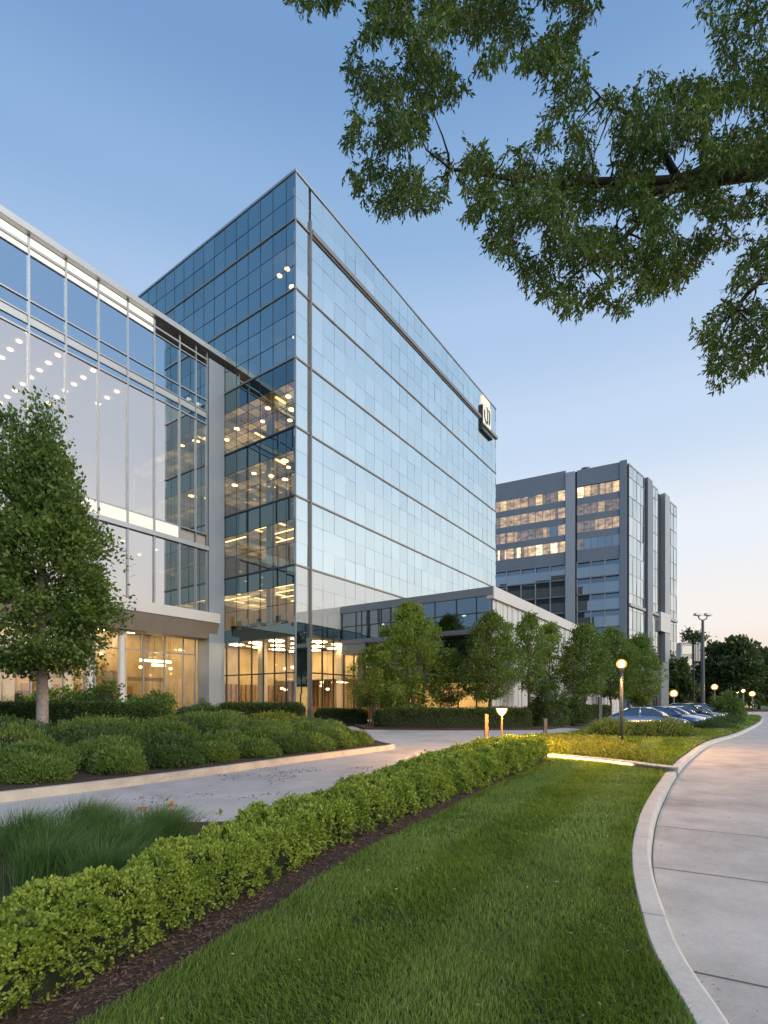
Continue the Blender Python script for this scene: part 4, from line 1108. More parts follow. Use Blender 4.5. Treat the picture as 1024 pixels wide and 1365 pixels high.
cv, cq = hedge_core(HCV, hw, hh, .14, 3.0); parts.append((cv, cq, M['f_core']))
hedge = np_mesh2('hedge', parts, None, (0, 6, 0))
tag(hedge, 'long yellow green hedge curving along the lawn from the lower left corner', 'hedge')
# bare twigs at its foot
mb = MB()
for i in range(120):
    k = random.randrange(len(HF) - 18); p = HF[k]
    if p.y < 1.4: continue
    t = (near(HF, k + 1) - near(HF, k - 1)).normalized(); q = p + V((-t.y, t.x, 0)) * random.uniform(.02, .14) + t * random.uniform(0, .3)
    mb.tube([q, q + V((random.gauss(0, .03) + t.y * .05, random.gauss(0, .03) - t.x * .05, random.uniform(.08, .2)))], [.006, .003], 5)
mb.build('bare_twigs', M['barkd'], hedge)

# lawn blades: mown turf, finer near the camera
def turf(name, poly, zones, z, mat, lean_amp=.02):
    Vs, Qs, n = [], [], 0
    xs = [p[0] for p in poly]; ys = [p[1] for p in poly]
    for (ya, yb, dens, h, wd) in zones:
        y0, y1 = max(ya, min(ys)), min(yb, max(ys))
        if y1 <= y0: continue
        x0, x1 = max(min(xs), -.80 * y1 - 1.0), min(max(xs), .80 * y1 + 1.0)
        N = int((x1 - x0) * (y1 - y0) * dens)
        P = np.stack([rng.uniform(x0, x1, N), rng.uniform(y0, y1, N), np.full(N, z)], 1)
        P = P[in_poly(P, poly)]; P = P[np.abs(P[:, 0]) < .80 * P[:, 1] + 1.0]
        N = len(P)
        if not N: continue
        pl = np.array([nz((p[0], p[1], 0), .9) for p in P]); pm = np.array([nz((p[0] + 9, p[1], 3), 3.5) for p in P])
        # mower stripes run along the lawn: blades laid to and fro
        st = np.sin((P[:, 0] * .86 - P[:, 1] * .50) * 2 * np.pi / 1.45 + pl * .8)
        st = np.clip(st * 2.2, -1, 1)
        ln = np.stack([.50 * st, .86 * st], 1) * h * (.40 + .25 * pl)[:, None] + rng.normal(size=(N, 2)) * h * .32
        H = h * (1 + .35 * pm + .25 * pl) * rng.uniform(.55, 1.25, N)
        v, q = blades(P, H, wd * rng.uniform(.7, 1.3, N), ln)
        Vs.append(v); Qs.append(q + n); n += len(v)
    o = np_mesh(name, np.concatenate(Vs), np.concatenate(Qs), mat, None, (0, 0, 0))
    o['kind'] = 'stuff'
    return o
turf('grass', lawn_poly, ((.4, 1.8, 5000, .052, .0026), (1.8, 3.6, 13500, .052, .0018), (3.6, 6, 7800, .052, .0026), (6, 10, 3600, .052, .0044), (10, 16, 1600, .052, .009)), .0, M['f_grass'])
turf('far_grass', LAWN2, ((12, 22, 420, .085, .016), (22, 34, 170, .10, .03), (34, 72, 50, .13, .06)), .045, M['f_grass'])
# ragged lawn edge over the mulch is part of the same turf; wood chips and litter on the mulch
Pc = []
for _ in range(9000):
    k = random.randrange(len(HF) - 4); p = HF[k]
    if not 1.6 < p.y < 12: continue
    t = (near(HF, k + 1) - near(HF, k - 1)).normalized(); d = random.uniform(-.25, .30)
    q = p + V((t.y, -t.x, 0)) * d + t * random.uniform(-.3, .3)
    Pc.append((q.x, q.y, random.uniform(.004, .02)))
Pc = np.array(Pc); dr = rng.normal(size=Pc.shape) * np.array([1, 1, .18])
v, q = leaves(Pc, dr, rng.uniform(.015, .06, len(Pc)), rng.uniform(.002, .007, len(Pc)))
tag(np_mesh('mulch_chips', v, q, M['mulchl'], None), kind='stuff')

# long grasses behind the hedge
GP = [(-2.35, 4.35), (-2.95, 4.55), (-2.6, 5.1), (-3.35, 5.2), (-2.45, 5.75), (-3.15, 5.85), (-3.95, 5.75), (-4.1, 5.0), (-3.6, 6.3), (-2.75, 6.35)]
where = ['nearest clump of long fine grass behind the hedge', 'long grass clump at the left picture edge behind the hedge', 'middle clump of long grass, close behind the hedge', 'full clump of long grass in the middle of its bed',
         'rightmost large clump of long grass beside the hedge', 'long grass clump beside the driveway, second from the right', 'long grass clump by the driveway near the left edge', 'leftmost long grass clump, cut by the picture edge',
         'long grass clump farthest back, on the driveway edge', 'small thin grass clump at the right end of the bed']
for i, (x, y) in enumerate(GP):
    n = 1500; a = rng.uniform(0, 2 * np.pi, n); r = np.abs(rng.normal(0, .17, n))
    P = np.stack([x + np.cos(a) * r, y + np.sin(a) * r, np.full(n, .0)], 1)
    H = rng.uniform(.24, .52, n) * (.75 if i == 9 else 1.0); ln = np.stack([np.cos(a) * .14 + .13, np.sin(a) * .14], 1) * (H / .5)[:, None] + rng.normal(size=(n, 2)) * .07
    v, q = blades(P, H, rng.uniform(.0016, .0032, n), ln, .28)
    o = np_mesh('ornamental_grass', v, q, M['f_orn'], None, (x, y, 0))
    tag(o, where[i], 'grass', 'long grasses behind the hedge')

# fallen leaves and a seedling on the driveway
def leaf_pile(px, py, c, n, r, label):
    x, y = g(px, py, -.13)
    P = np.stack([x + rng.normal(0, r, n), y + rng.normal(0, r, n), rng.uniform(-.125, -.09, n)], 1)
    v, q = leaves(P, rng.normal(size=(n, 3)) * np.array([1, 1, .35]), .10, .035)
    tag(np_mesh('fallen_leaf', v, q, c, None, (x, y, -.126)), label, 'leaf', 'fallen leaves on the driveway')
leaf_pile(226, 1074, solid('orange_leaf', (.55, .20, .04), .7), 7, .05, 'curled orange leaf lying on the pale driveway')
leaf_pile(188, 1081, solid('red_leaf', (.40, .07, .04), .7), 3, .03, 'small red leaf left of the orange one on the driveway')
x, y = g(293, 1084, -.0)
v, q = leaves(np.tile(np.array([[x, y, .0]]), (22, 1)) + rng.normal(size=(22, 3)) * .02, rng.normal(size=(22, 3)) * .7 + np.array([0, 0, 1.]), .05, .014)
tag(np_mesh('seedling', v, q, M['f_hedge'], None, (x, y, 0)), 'small bright green seedling on the driveway edge behind the hedge', 'plant')
Pc = np.stack([rng.uniform(-4.5, -.3, 4200), rng.uniform(7, 14, 4200), np.full(4200, -.124)], 1)
Pc = Pc[np.array([nz((p[0], p[1], 2), 1.1) + rng.normal() * .12 > .20 for p in Pc])]
v, q = leaves(Pc, rng.normal(size=Pc.shape) * np.array([1, 1, .12]), rng.uniform(.02, .07, len(Pc)), rng.uniform(.004, .012, len(Pc)))
tag(np_mesh('leaf_litter', v, q, M['mulchl'], None), kind='stuff')

Pc = []
for _ in range(150):
    i = random.randrange(12, 100); t = (KOUT[i + 1] - KOUT[i - 1]).normalized(); q = KOUT[i] + V((t.y, -t.x, 0)) * (.03 + abs(random.gauss(0, .10)) + (random.random() < .15) * random.random() * 2) + t * random.uniform(-.3, .3)
    Pc.append((q.x, q.y, -.113))
Pc = np.array(Pc); v, q = leaves(Pc, rng.normal(size=Pc.shape) * np.array([1, 1, .15]), rng.uniform(.006, .022, len(Pc)), rng.uniform(.0015, .004, len(Pc)))
tag(np_mesh('grit', v, q, M['mulchl'], None), kind='stuff')
Pc = np.stack([rng.uniform(-1.5, 4.5, 260), rng.uniform(2.4, 11, 260), rng.uniform(.045, .06, 260)], 1); Pc = Pc[in_poly(Pc, lawn_poly)]
v, q = leaves(Pc, rng.normal(size=Pc.shape) * np.array([1, 1, .3]), rng.uniform(.018, .04, len(Pc)), rng.uniform(.004, .009, len(Pc)))
tag(np_mesh('lawn_litter', v, q, solid('dry_leaf', (.30, .23, .08), .8, var=.4, scale=3), None), kind='stuff')

# mounded shrubs of the island, row behind row
ORD = ['first', 'second', 'third', 'fourth', 'fifth', 'sixth', 'seventh', 'eighth', 'ninth', 'tenth', 'eleventh', 'twelfth', 'thirteenth', 'fourteenth', 'fifteenth', 'sixteenth', 'seventeenth', 'eighteenth', 'nineteenth', 'twentieth', 'twenty-first', 'twenty-second', 'twenty-third', 'twenty-fourth']
def walk(path, step, jit=0):
    out = []; acc = step * .5; need = 0
    for i in range(1, len(path)):
        d = (path[i] - path[i - 1]).length; acc += d
        if acc >= step: acc = random.uniform(-jit, jit); out.append(path[i])
    return out
rows = [(1.40, 1.2, .62, .50, .0, 'front row along the driveway kerb'), (2.75, 1.5, .80, .62, .06, 'second row from the driveway kerb'), (4.6, 1.9, 1.05, .72, .12, 'third row from the driveway kerb'), (7.2, 2.3, 1.35, .85, .2, 'back row before the building')]
for ri, (d, step, r, h, z0, said) in enumerate(rows):
    pl = [p for p in walk(offset(LBE, -d), step, .15) if 8 < p.y < 30 and abs(p.x) < .80 * p.y + .6 and p.x < -1.0 - .35 * ri and in_poly(np.array([[p.x, p.y]]), isl)[0]]
    pl = [p for k, p in enumerate(pl) if k == 0 or (p - pl[k - 1]).length > step * .6]
    pl.sort(key=lambda p: p.x / p.y)
    for k, p in enumerate(pl):
        f = random.uniform(.85, 1.15)
        mound('mounded_shrub', p.x, p.y, r * f, r * f * random.uniform(.8, 1.1), h * random.uniform(.85, 1.12), 'f_jun' if (ri + k) % 3 else 'f_dark', 1300 if ri < 2 else 1000, .085 + .01 * ri,
              '%s mounded shrub from the left in the %s' % (ORD[k], said), 'shrub', 'mounded shrubs of the planting bed', up=.75, z0=z0, wr=.13)
x, y = g(398, 972)
mound('flowering_shrub', x, 24.5, 1.5, .9, .95, 'f_cover', 900, .11, 'bright yellow green low shrub at the back of the planting bed', up=.6, z0=.15)
clipped_hedge('clipped_hedge', [(-22, 19.5), (-16, 22.5), (-11.0, 25.5)], 1.5, 1.62, 'dark clipped hedge behind the left tree, before the pavilion', 'f_dark', 170, .09, 'clipped hedges', .08)
clipped_hedge('clipped_hedge', [(-11.0, 27.5), (-9.2, 29.5)], 1.4, 1.35, 'short loose hedge right of the left tree, before the columns', 'f_dark', 170, .10, 'clipped hedges', .16)
clipped_hedge('clipped_hedge', [(-12.6, 39.6), (-9, 38.9), (-5.9, 38.2)], 1.3, 1.58, 'dark boxy hedge before the corner of the glass tower', 'f_clip', 170, .10, 'clipped hedges', .05)
clipped_hedge('clipped_hedge', [(-5.3, 39.6), (-3, 39.8), (-1.3, 39.4)], 1.0, 1.1, 'low narrow hedge right of the boxy dark hedge', 'f_clip', 170, .10, 'clipped hedges', .06)
clipped_hedge('clipped_hedge', [(-.6, 34.4), (4, 33.6), (9.6, 33.9)], 1.5, 1.22, 'long low hedge under the young trees beside the pale driveway', 'f_clip', 170, .10, 'clipped hedges', .07)
clipped_hedge('clipped_hedge', [(12.2, 38), (16.5, 44.6), (24, 56.2)], 1.4, 1.25, 'low hedge running back along the ribbed white wall', 'f_clip', 110, .13, 'clipped hedges', .1)
mound('ball_shrub', -14.6, 41.6, .85, .85, 1.65, 'f_clip', 600, .12, 'round clipped shrub at the left foot of the grey pillar', z0=0)
for i, (x, y, r, h, mt, said) in enumerate(((-18.6, 29, 1.5, 2.2, 'f_tree2', 'leafy bush against the lit windows left of the tree trunk'), (-16.4, 29.4, 1.5, 2.5, 'f_tree3', 'leafy bush before the white columns right of the tree trunk'), (-13.6, 30.5, 1.5, 2.0, 'f_tree3', 'leafy bush before the lit glazing between column and pillar'),
                                         (11.4, 36.2, 1.4, 2.6, 'f_dark', 'dark round bush beside the path under the young trees'), (14.2, 39.5, 1.3, 1.9, 'f_dark', 'smaller dark bush behind the round one under the trees'))):
    mound('leafy_bush', x, y, r, r * .8, h, mt, 650, .17, said, 'bush', up=.3, wr=.3, lump=.3)
# ground cover of the lit bed
strip_in = offset(STRIP, -.1)
cov = [(p.x, p.y) for p in STRIP[8:]] + [(7.2, 14.2), (8.2, 17.5), (8.6, 20.5), (6.5, 21.5), (4.5, 19)]
P = np.stack([rng.uniform(3, 9, 9000), rng.uniform(12, 22, 9000), np.zeros(9000)], 1); P = P[in_poly(P, cov)]
ed = np.array([min((V((p[0], p[1], 0)) - q).length for q in STRIP) for p in P])
P[:, 2] = .05 + rng.uniform(.02, 1, len(P)) * .26 * np.minimum(1, .55 + ed)
lv, lq = sprigs(P, np.tile(np.array([[0, 0, 1.]]), (len(P), 1)), 4, .075, .3, spread=.7, up=.3)
tag(np_mesh('ground_cover', lv, lq, M['f_cover'], None), kind='stuff')

# bushes by the parked cars
mound('leafy_bush', 12.6, 23.6, 1.7, .9, .72, 'f_tree3', 900, .11, 'broad bush in front of the nearest parked cars', 'bush', up=.9, wr=.16, lump=.25)
mound('leafy_bush', 10.9, 24.6, 1.2, .9, .72, 'f_jun', 600, .12, 'bush directly behind the tall street lamp', 'bush', up=.9, wr=.16, lump=.25)
mound('leafy_bush', 33.4, 50.5, 1.5, 1.3, 2.3, 'f_tree3', 700, .2, 'tall flowering bush at the far end of the car row', 'bush', up=.7, wr=.25, lump=.3)
for i, (x, y) in enumerate(((19.7, 30.9), (24.2, 36.8), (28.3, 42.4))):
    mound('low_shrub', x, y, 1.1, .7, .55, 'f_dark', 300, .13, '%s low dark shrub at the bumpers of the parked cars' % ('nearest', 'middle', 'farthest')[i], 'shrub', 'low shrubs before the cars')

# ------------------------------------------------------------------ trees
def pf(stops):
    def f(t):
        for i in range(len(stops) - 1):
            if t <= stops[i + 1][0]:
                a, b = stops[i], stops[i + 1]; return a[1] + (b[1] - a[1]) * (t - a[0]) / (b[0] - a[0])
        return stops[-1][1]
    return f
oval = pf([(0, .45), (.2, .9), (.45, 1), (.75, .75), (1, .2)])
lt = tree('broadleaf_tree', -12.3, 18.6, 10.7, 2.9, 2.4, pf([(0, .55), (.12, .95), (.35, 1.0), (.55, .82), (.75, .52), (.9, .34), (1, .12)]), 280, 50000, .150, 'f_tree', M['barkl'], .20,
     'large dense green tree with a pale trunk in front of the pavilion', clump_r=.50, W=.30, droop=.1, fill=.14, namp=.8, spires=((-1.1, 0, 9.0, 11.9, .5), (.25, -.3, 9.0, 11.9, .5), (1.9, -.4, 4.6, 6.0, .35), (-2.0, .4, 6.5, 8.3, .4), (1.2, -.6, 6.8, 8.9, .4)))
YT = 'young trees before the low building'
tree('young_tree', 1.8, 37.0, 8.5, 1.3, 3.1, pf([(0, .6), (.15, 1), (.5, .92), (.8, .55), (1, .12)]), 126, 21750, 0.202, 'f_tree2', M['bark'], .09, 'broad light green young tree with several stems before the lit entrance', YT, clump_r=0.41, stems=4)
tree('young_tree', -1.0, 37.8, 5.6, 1.5, 1.7, oval, 46, 5510, 0.185, 'f_tree2', M['bark'], .05, 'small sparse tree left of the broad light green one', YT, clump_r=0.33, stems=2)
tree('young_tree', 4.7, 36.6, 5.2, 1.5, 1.6, oval, 46, 6090, 0.185, 'f_tree3', M['bark'], .05, 'small low tree between the two largest young trees', YT, clump_r=0.35, stems=2)
tree('young_tree', 7.0, 34.2, 7.4, 2.0, 1.95, pf([(0, .45), (.2, .9), (.5, 1), (.8, .7), (1, .25)]), 97, 17400, 0.176, 'f_tree', M['bark'], .08, 'dark green young tree at the corner of the low building', YT, clump_r=0.37, stems=2)
tree('young_tree', 10.6, 37.9, 8.0, 2.6, 1.35, oval, 54, 8120, 0.185, 'f_tree3', M['bark'], .11, 'narrow young tree right of the dark one, with a stout trunk', YT, clump_r=0.33)
tree('young_tree', 14.4, 45.0, 8.3, 2.5, 1.8, oval, 57, 8120, 0.210, 'f_tree2', M['bark'], .09, 'pale thin young tree before the ribbed white wall', YT, clump_r=0.35)
tree('young_tree', 16.9, 43.6, 8.0, 2.4, 2.1, oval, 82, 12470, 0.210, 'f_tree3', M['bark'], .09, 'full round young tree in the middle of the row by the white wall', YT, clump_r=0.44)
tree('young_tree', 22.2, 50.5, 8.6, 2.3, 2.6, oval, 93, 13050, 0.244, 'f_tree3', M['bark'], .10, 'broad young tree behind the tall lit street lamp', YT, clump_r=0.50, stems=2)
tree('young_tree', 29.2, 59.5, 8.9, 1.8, 3.0, oval, 100, 12470, 0.286, 'f_tree3', M['bark'], .10, 'last large young tree of the row, right of the lit lamp', YT, clump_r=0.59, stems=2)
tree('young_tree', 20.6, 56.0, 7.6, 2, 2.0, oval, 46, 5220, 0.252, 'f_tree', M['bark'], .07, 'young tree half hidden at the end of the white wall', YT, clump_r=0.48)
FTG = 'dark trees at the far end of the road'
for i, (px, Y, topy, rpx, said) in enumerate(((905, 118, 884, 17, 'small rounded tree at the foot of the far office block'), (957, 128, 860, 24, 'dark tree behind the tall flood light pole'), (985, 124, 853, 27, 'tallest dark tree at the end of the road'),
                                              (1012, 130, 866, 24, 'dark tree at the right picture edge beyond the road'), (1044, 138, 872, 26, 'dark tree cut off by the right picture edge'), (972, 150, 872, 30, 'dark tree hidden behind two nearer ones at the road end'))):
    h = EYE + (937 - topy) / F * Y; r = rpx / F * Y
    tree('far_tree', (px - 512) / F * Y, Y, h, h * .12, r, pf([(0, .7), (.25, 1), (.6, .95), (.85, .6), (1, .3)]), 60, 5200, .85, 'f_far', M['barkd'], .35, said, FTG, clump_r=r * .3, W=.38)
pr = thing('palm_tree', ((924.5 - 512) / F * 95, 95, 0), 'thin palm like tree with a tuft on top, left of the flood light pole', 'tree')
px_, top_ = (924.5 - 512) / F * 95, EYE + (937 - 855) / F * 95
mb = MB(); mb.tube([(px_, 95, 0), (px_ + .1, 95, top_ * .5), (px_, 95, top_)], [.17, .13, .1], 8); mb.build('trunk', M['barkd'], pr)
n = 900; c = np.array([px_ + .3, 95, top_ + .6]); P = c + rng.normal(size=(n, 3)) * np.array([.95, .6, .42]); P[:140] = np.array([px_ - .9, 95, top_ + 1.5]) + rng.normal(size=(140, 3)) * np.array([.5, .4, .45])
v, q = leaves(P, rng.normal(size=(n, 3)), .5, .16); np_mesh('crown', v, q, M['f_far'], pr)

# ---- shade tree whose boughs hang into the picture
def W3(px, py, Y): return V(((px - 512) / F * Y, Y, EYE + (937 - py) / F * Y))
sh = thing('shade_tree', (11.2, 6.6, 0), 'overhanging tree boughs with narrow hanging leaves across the upper right sky', 'tree')
mb = MB()
limbs = []
mb.tube([(11.2, 6.6, -.1), (11.2, 6.6, .3), (11.0, 6.6, 2.2), (10.4, 6.5, 4.2)], [.52, .42, .36, .32], 12)
def bough(pts, r0, r1):
    p = catmull(pts, 5); n = len(p); mb.tube(p, [r0 + (r1 - r0) * i / (n - 1) for i in range(n)], 8); limbs.extend(p[3:])
bough([(10.4, 6.5, 4.1), (8.2, 6.4, 6.4), W3(1080, 215, 6.4), W3(1020, 226, 6.4), W3(955, 238, 6.4), W3(893, 252, 6.4), W3(840, 262, 6.3)], .17, .03)
bough([(10.4, 6.5, 4.0), (8.6, 6.7, 7.2), W3(1090, 180, 6.7), W3(1020, 200, 6.65), W3(960, 215, 6.6), W3(905, 240, 6.5), W3(790, 243, 6.3), W3(700, 240, 6.2), W3(600, 225, 6.0)], .15, .014)
bough([(10.4, 6.5, 4.1), (9.2, 6.2, 8.2), W3(1000, -190, 6.2), W3(860, -190, 6.0), W3(700, -160, 5.9), W3(560, -110, 5.8)], .18, .02)
bough([(9.0, 6.5, 5.6), (7.2, 6.3, 6.6), W3(1110, 330, 6.4), W3(1020, 370, 6.3), W3(975, 420, 6.3)], .10, .015)
bough([W3(893, 252, 6.4), W3(850, 300, 6.2), W3(790, 350, 6.1)], .05, .012)
bough([W3(905, 240, 6.5), W3(860, 170, 6.6), W3(800, 130, 6.7)], .05, .012)
polys = [([(493, -40), (493, 31), (470, 70), (462, 100), (480, 140), (458, 188), (470, 251), (508, 286), (560, 284), (600, 262), (606, 225), (570, 200), (566, 150), (606, 134), (622, 120), (630, 90), (650, 100), (690, 55), (700, 60), (690, 118), (702, 136), (722, 132), (742, 100), (765, 76), (772, 40), (797, 20), (800, -40)], 1.0),
         ([(385, -40), (392, 14), (405, 12), (425, 33), (462, 8), (462, -40)], .8),
         ([(612, 232), (606, 250), (626, 296), (648, 328), (680, 342), (700, 376), (740, 408), (775, 425), (800, 405), (830, 420), (870, 398), (925, 372), (944, 338), (1035, 305), (1060, 180), (1035, 60), (1000, 100), (960, 118), (920, 100), (892, 116), (870, 95), (845, 120), (815, 125), (790, 150), (780, 85), (758, 78), (742, 120), (722, 178), (700, 198), (660, 212), (640, 190)], 1.0),
         ([(920, 430), (940, 470), (955, 528), (985, 524), (1010, 490), (1060, 500), (1060, 305), (1005, 320), (985, 360), (960, 400)], .8),
         ([(926, -40), (935, 25), (960, 40), (955, 75), (930, 120), (960, 130), (1000, 110), (1015, 60), (1040, 30), (1060, -40)], .6),
         ([(1062, 520), (1062, -46), (395, -46), (395, -120), (520, -260), (900, -340), (1300, -260), (1480, -20), (1420, 300), (1250, 470)], .5)]
S_, D_ = [], []
for poly, dens in polys:
    xs = [p[0] for p in poly]; ys = [p[1] for p in poly]; ar = (max(xs) - min(xs)) * (max(ys) - min(ys))
    N = int(ar * .088 * dens)
    P = np.stack([rng.uniform(min(xs), max(xs), N), rng.uniform(min(ys), max(ys), N)], 1); P = P[in_poly(P, poly)]
    for px, py in P:
        e = nz((px, py, 0), 1 / 46) + .55 * nz((px, py, 5), 1 / 17)
        if e < -.14 + random.gauss(0, .08): continue
        Y = 6.3 + nz((px, py, 9), 1 / 60) * 1.3 + random.uniform(-.75, .75)
        S_.append(tuple(W3(px, py - 8, Y)))
S_ = np.array(S_); n = len(S_)
per = 8
tw_dir = np.stack([rng.normal(-.15, .5, n), rng.normal(0, .45, n), rng.normal(-.75, .35, n)], 1); tw_dir = unit(tw_dir)
k = np.tile(np.arange(per), n) / per
PP = np.repeat(S_, per, 0) + np.repeat(tw_dir, per, 0) * (k * .15)[:, None]
DD = np.repeat(tw_dir, per, 0) * .9 + rng.normal(size=(n * per, 3)) * .55 + np.array([0, 0, -.25])
sz = rng.uniform(.042, .082, n * per)
v, q = leaves(PP, DD, sz, sz * .17, .3); np_mesh('crown', v, q, M['f_over'], sh)
LP = np.array([tuple(p) for p in limbs])
for j in rng.choice(n, 700, replace=False):
    d = np.linalg.norm(LP - S_[j], axis=1)
    if d.min() > .6: continue
    a = LP[int(np.argmin(d + rng.uniform(0, .12, len(d))))]
    limb(mb, a, S_[j], .014, .004, .10, 5, 4)
for j in rng.choice(n, 1500, replace=False):
    mb.tube([S_[j], S_[j] + tw_dir[j] * .17], [.0035, .002], 4)
mb.build('trunk', M['barkd'], sh, smooth=True)
print('sprigs', n)

# ------------------------------------------------------------------ lamps, posts
def glow(name, c, s, a):
    m, nt, out = newmat(name); L = nt.links.new
    e = nd(nt, 'ShaderNodeEmission'); e.inputs[0].default_value = rgb(c); e.inputs[1].default_value = s
    t = nd(nt, 'ShaderNodeBsdfTransparent'); mx = nd(nt, 'ShaderNodeMixShader'); mx.inputs[0].default_value = a
    L(t.outputs[0], mx.inputs[1]); L(e.outputs[0], mx.inputs[2]); L(mx.outputs[0], out.inputs[0]); return m
M['bulb'] = emit('bulb_glow', (1, .46, .11), 7000)
M['bulb_low'] = emit('low_bulb_glow', (1, .46, .11), 4500)
M['globe'] = glow('frosted_globe', (1, .46, .09), 2.2, .42)
M['farbulb'] = emit('far_bulb', (1, .50, .13), 200)
def street_lamp(x, y, h, label, group, br=.13, mat='bulb', z0=0.0, pr_=.055):
    r = thing('street_lamp', (x, y, z0), label, 'lamp', group)
    mb = MB(); mb.tube([(x, y, z0 - .05), (x, y, z0 + h - .3)], [pr_ * 1.15, pr_], 12); mb.build('pole', M['post'], r, smooth=True)
    mb = MB(); mb.lathe((x, y, z0), [(pr_ * 2.2, -.02), (pr_ * 2.2, .03), (pr_ * 1.3, .06)], 14); mb.build('base', M['post'], r)
    mb = MB(); mb.lathe((x, y, z0 + h - .32), [(pr_, 0), (pr_ * 1.5, .05), (br * .7, .16)], 14); mb.build('collar', M['post'], r)
    mb = MB(); mb.lathe((x, y, z0 + h), [(br * .78 * math.sin(a), -br * .78 * math.cos(a)) for a in np.linspace(.2, 2.9, 9)], 16); mb.build('bulb', M[mat], r, smooth=True)
    mb = MB(); mb.lathe((x, y, z0 + h), [(br * 1.4 * math.sin(a), -br * 1.35 * math.cos(a)) for a in np.linspace(.15, 2.99, 10)], 18); mb.build('globe', M['globe'], r, smooth=True)
    return r
LG = 'lit lamps along the road'
street_lamp(8.72, 19.0, 2.98, 'tall lit street lamp on a grey post in the far lawn', LG, .13, z0=.05)
street_lamp(30.8, 55.0, 2.6, 'lit lamp behind the parked cars, left of the flood light pole', LG, .28, 'farbulb', pr_=.08)
street_lamp(39.6, 62.0, 3.5, 'small lit lamp right of the flood light pole', LG, .26, 'farbulb', pr_=.08)
for i, (px, py, Y, said) in enumerate(((991, 921, 92, 'lit white post lamp at the end of the road'), (1003, 925, 96, 'rightmost lit orange lamp at the end of the road'), (968, 934, 100, 'low lit lamp under the dark far trees'), (983, 923, 104, 'faint lamp on a thin post left of the white post lamp'))):
    street_lamp((px - 512) / F * Y, Y, EYE + (937 - py) / F * Y, said, LG, (.24, .36, .28, .16)[i], 'farbulb', pr_=.12)
# low path lamp with a flared head
x, y = (669 - 512) / F * 16.3, 16.3
pl_ = thing('path_lamp', (x, y, 0), 'low path lamp with a bright flared head behind the hedge end', 'lamp')
mb = MB(); mb.tube([(x, y, -.1), (x, y, 1.24)], .032, 12); mb.build('pole', emit('lit_pole_dummy', WARM, 0) if False else solid('brass_pole', (.45, .30, .16), .4, .6), pl_)
mb = MB(); mb.lathe((x, y, 1.24), [(.04, 0), (.09, .06), (.125, .15), (.13, .18)], 18); mb.build('lamp_head', M['bulb_low'], pl_, smooth=True)
mb = MB(); mb.lathe((x, y, 1.46), [(.19, 0), (.19, .02), (.04, .05)], 18); mb.build('cap', M['postb'], pl_)
mb = MB(); mb.lathe((x, y, 1.20), [(.06, 0), (.14, .09), (.19, .22)], 18); mb.build('shade', M['globe'], pl_, smooth=True)
def post(name, x, y, h, wd, mat, label, z0=0.0, top=None):
    r = thing(name, (x, y, z0), label, 'post')
    mb = MB(); mb.box(x - wd, x + wd, y - wd, y + wd, z0 - .1, z0 + h); mb.build('shaft', M[mat], r)
    mb = MB(); mb.box(x - wd * 1.15, x + wd * 1.15, y - wd * 1.15, y + wd * 1.15, z0 + h + .001, z0 + h + .03); mb.build('cap', M[top or mat], r)
post('bollard', (648.5 - 512) / F * 17.6, 17.6, 1.18, .055, 'postb', 'rust brown square post left of the low path lamp')
post('bollard', (727 - 512) / F * 24.8, 24.8, .82, .075, 'post', 'short dark bollard at the edge of the pale driveway', .0)
post('square_post', (800 - 512) / F * 32.4, 32.4, 1.95, .10, 'post', 'grey square post left of the tall street lamp')
post('square_post', (884 - 512) / F * 62, 62, 6.4, .45, 'grey', 'tall grey gate post below the right edge of the far office block', 0)
# flood light pole
x, y = (937 - 512) / F * 60, 60.0
fl_ = thing('flood_light', (x, y, 0), 'tall dark pole with two flood light heads behind the parked cars', 'lamp')
hz = EYE + (937 - 820) / F * 60
mb = MB(); mb.tube([(x, y, -.1), (x, y, hz - .6)], [.24, .14], 12); mb.build('pole', M['post'], fl_)
mb = MB(); mb.tube([(x - .55, y, hz), (x - .4, y, hz - .45), (x, y, hz - .6), (x + .4, y, hz - .45), (x + .55, y, hz)], .07, 8); mb.build('bracket', M['post'], fl_)
for s in (-1, 1):
    mb = MB(); c = V((x + s * .6, y, hz + .1)); mb.hexa([c + V(p) for p in ((-.35, -.3, -.12), (.35, -.3, -.2), (.35, .3, -.2), (-.35, .3, -.12), (-.3, -.25, .12), (.3, -.25, .06), (.3, .25, .06), (-.3, .25, .12))]); mb.build('lamp_head', M['greyl'], fl_)
# LED line hidden in the edge of the planted bed
mb = MB(); LB = offset(STRIP[10:26], .285); LT = offset(STRIP[10:26], .262)
for i in range(len(LB) - 1):
    a, b, c, d = LB[i], LB[i + 1], LT[i + 1], LT[i]
    mb.hexa([(a.x, a.y, .068), (b.x, b.y, .068), (c.x, c.y, .068), (d.x, d.y, .068), (a.x, a.y, .083), (b.x, b.y, .083), (c.x, c.y, .083), (d.x, d.y, .083)])
ls = mb.build('light_strip', emit('led_glow', (1, .60, .20), 26), None, (5.2, 15, .12))
tag(ls, 'thin warm light strip glowing under the kerb edge of the planted bed', 'light')

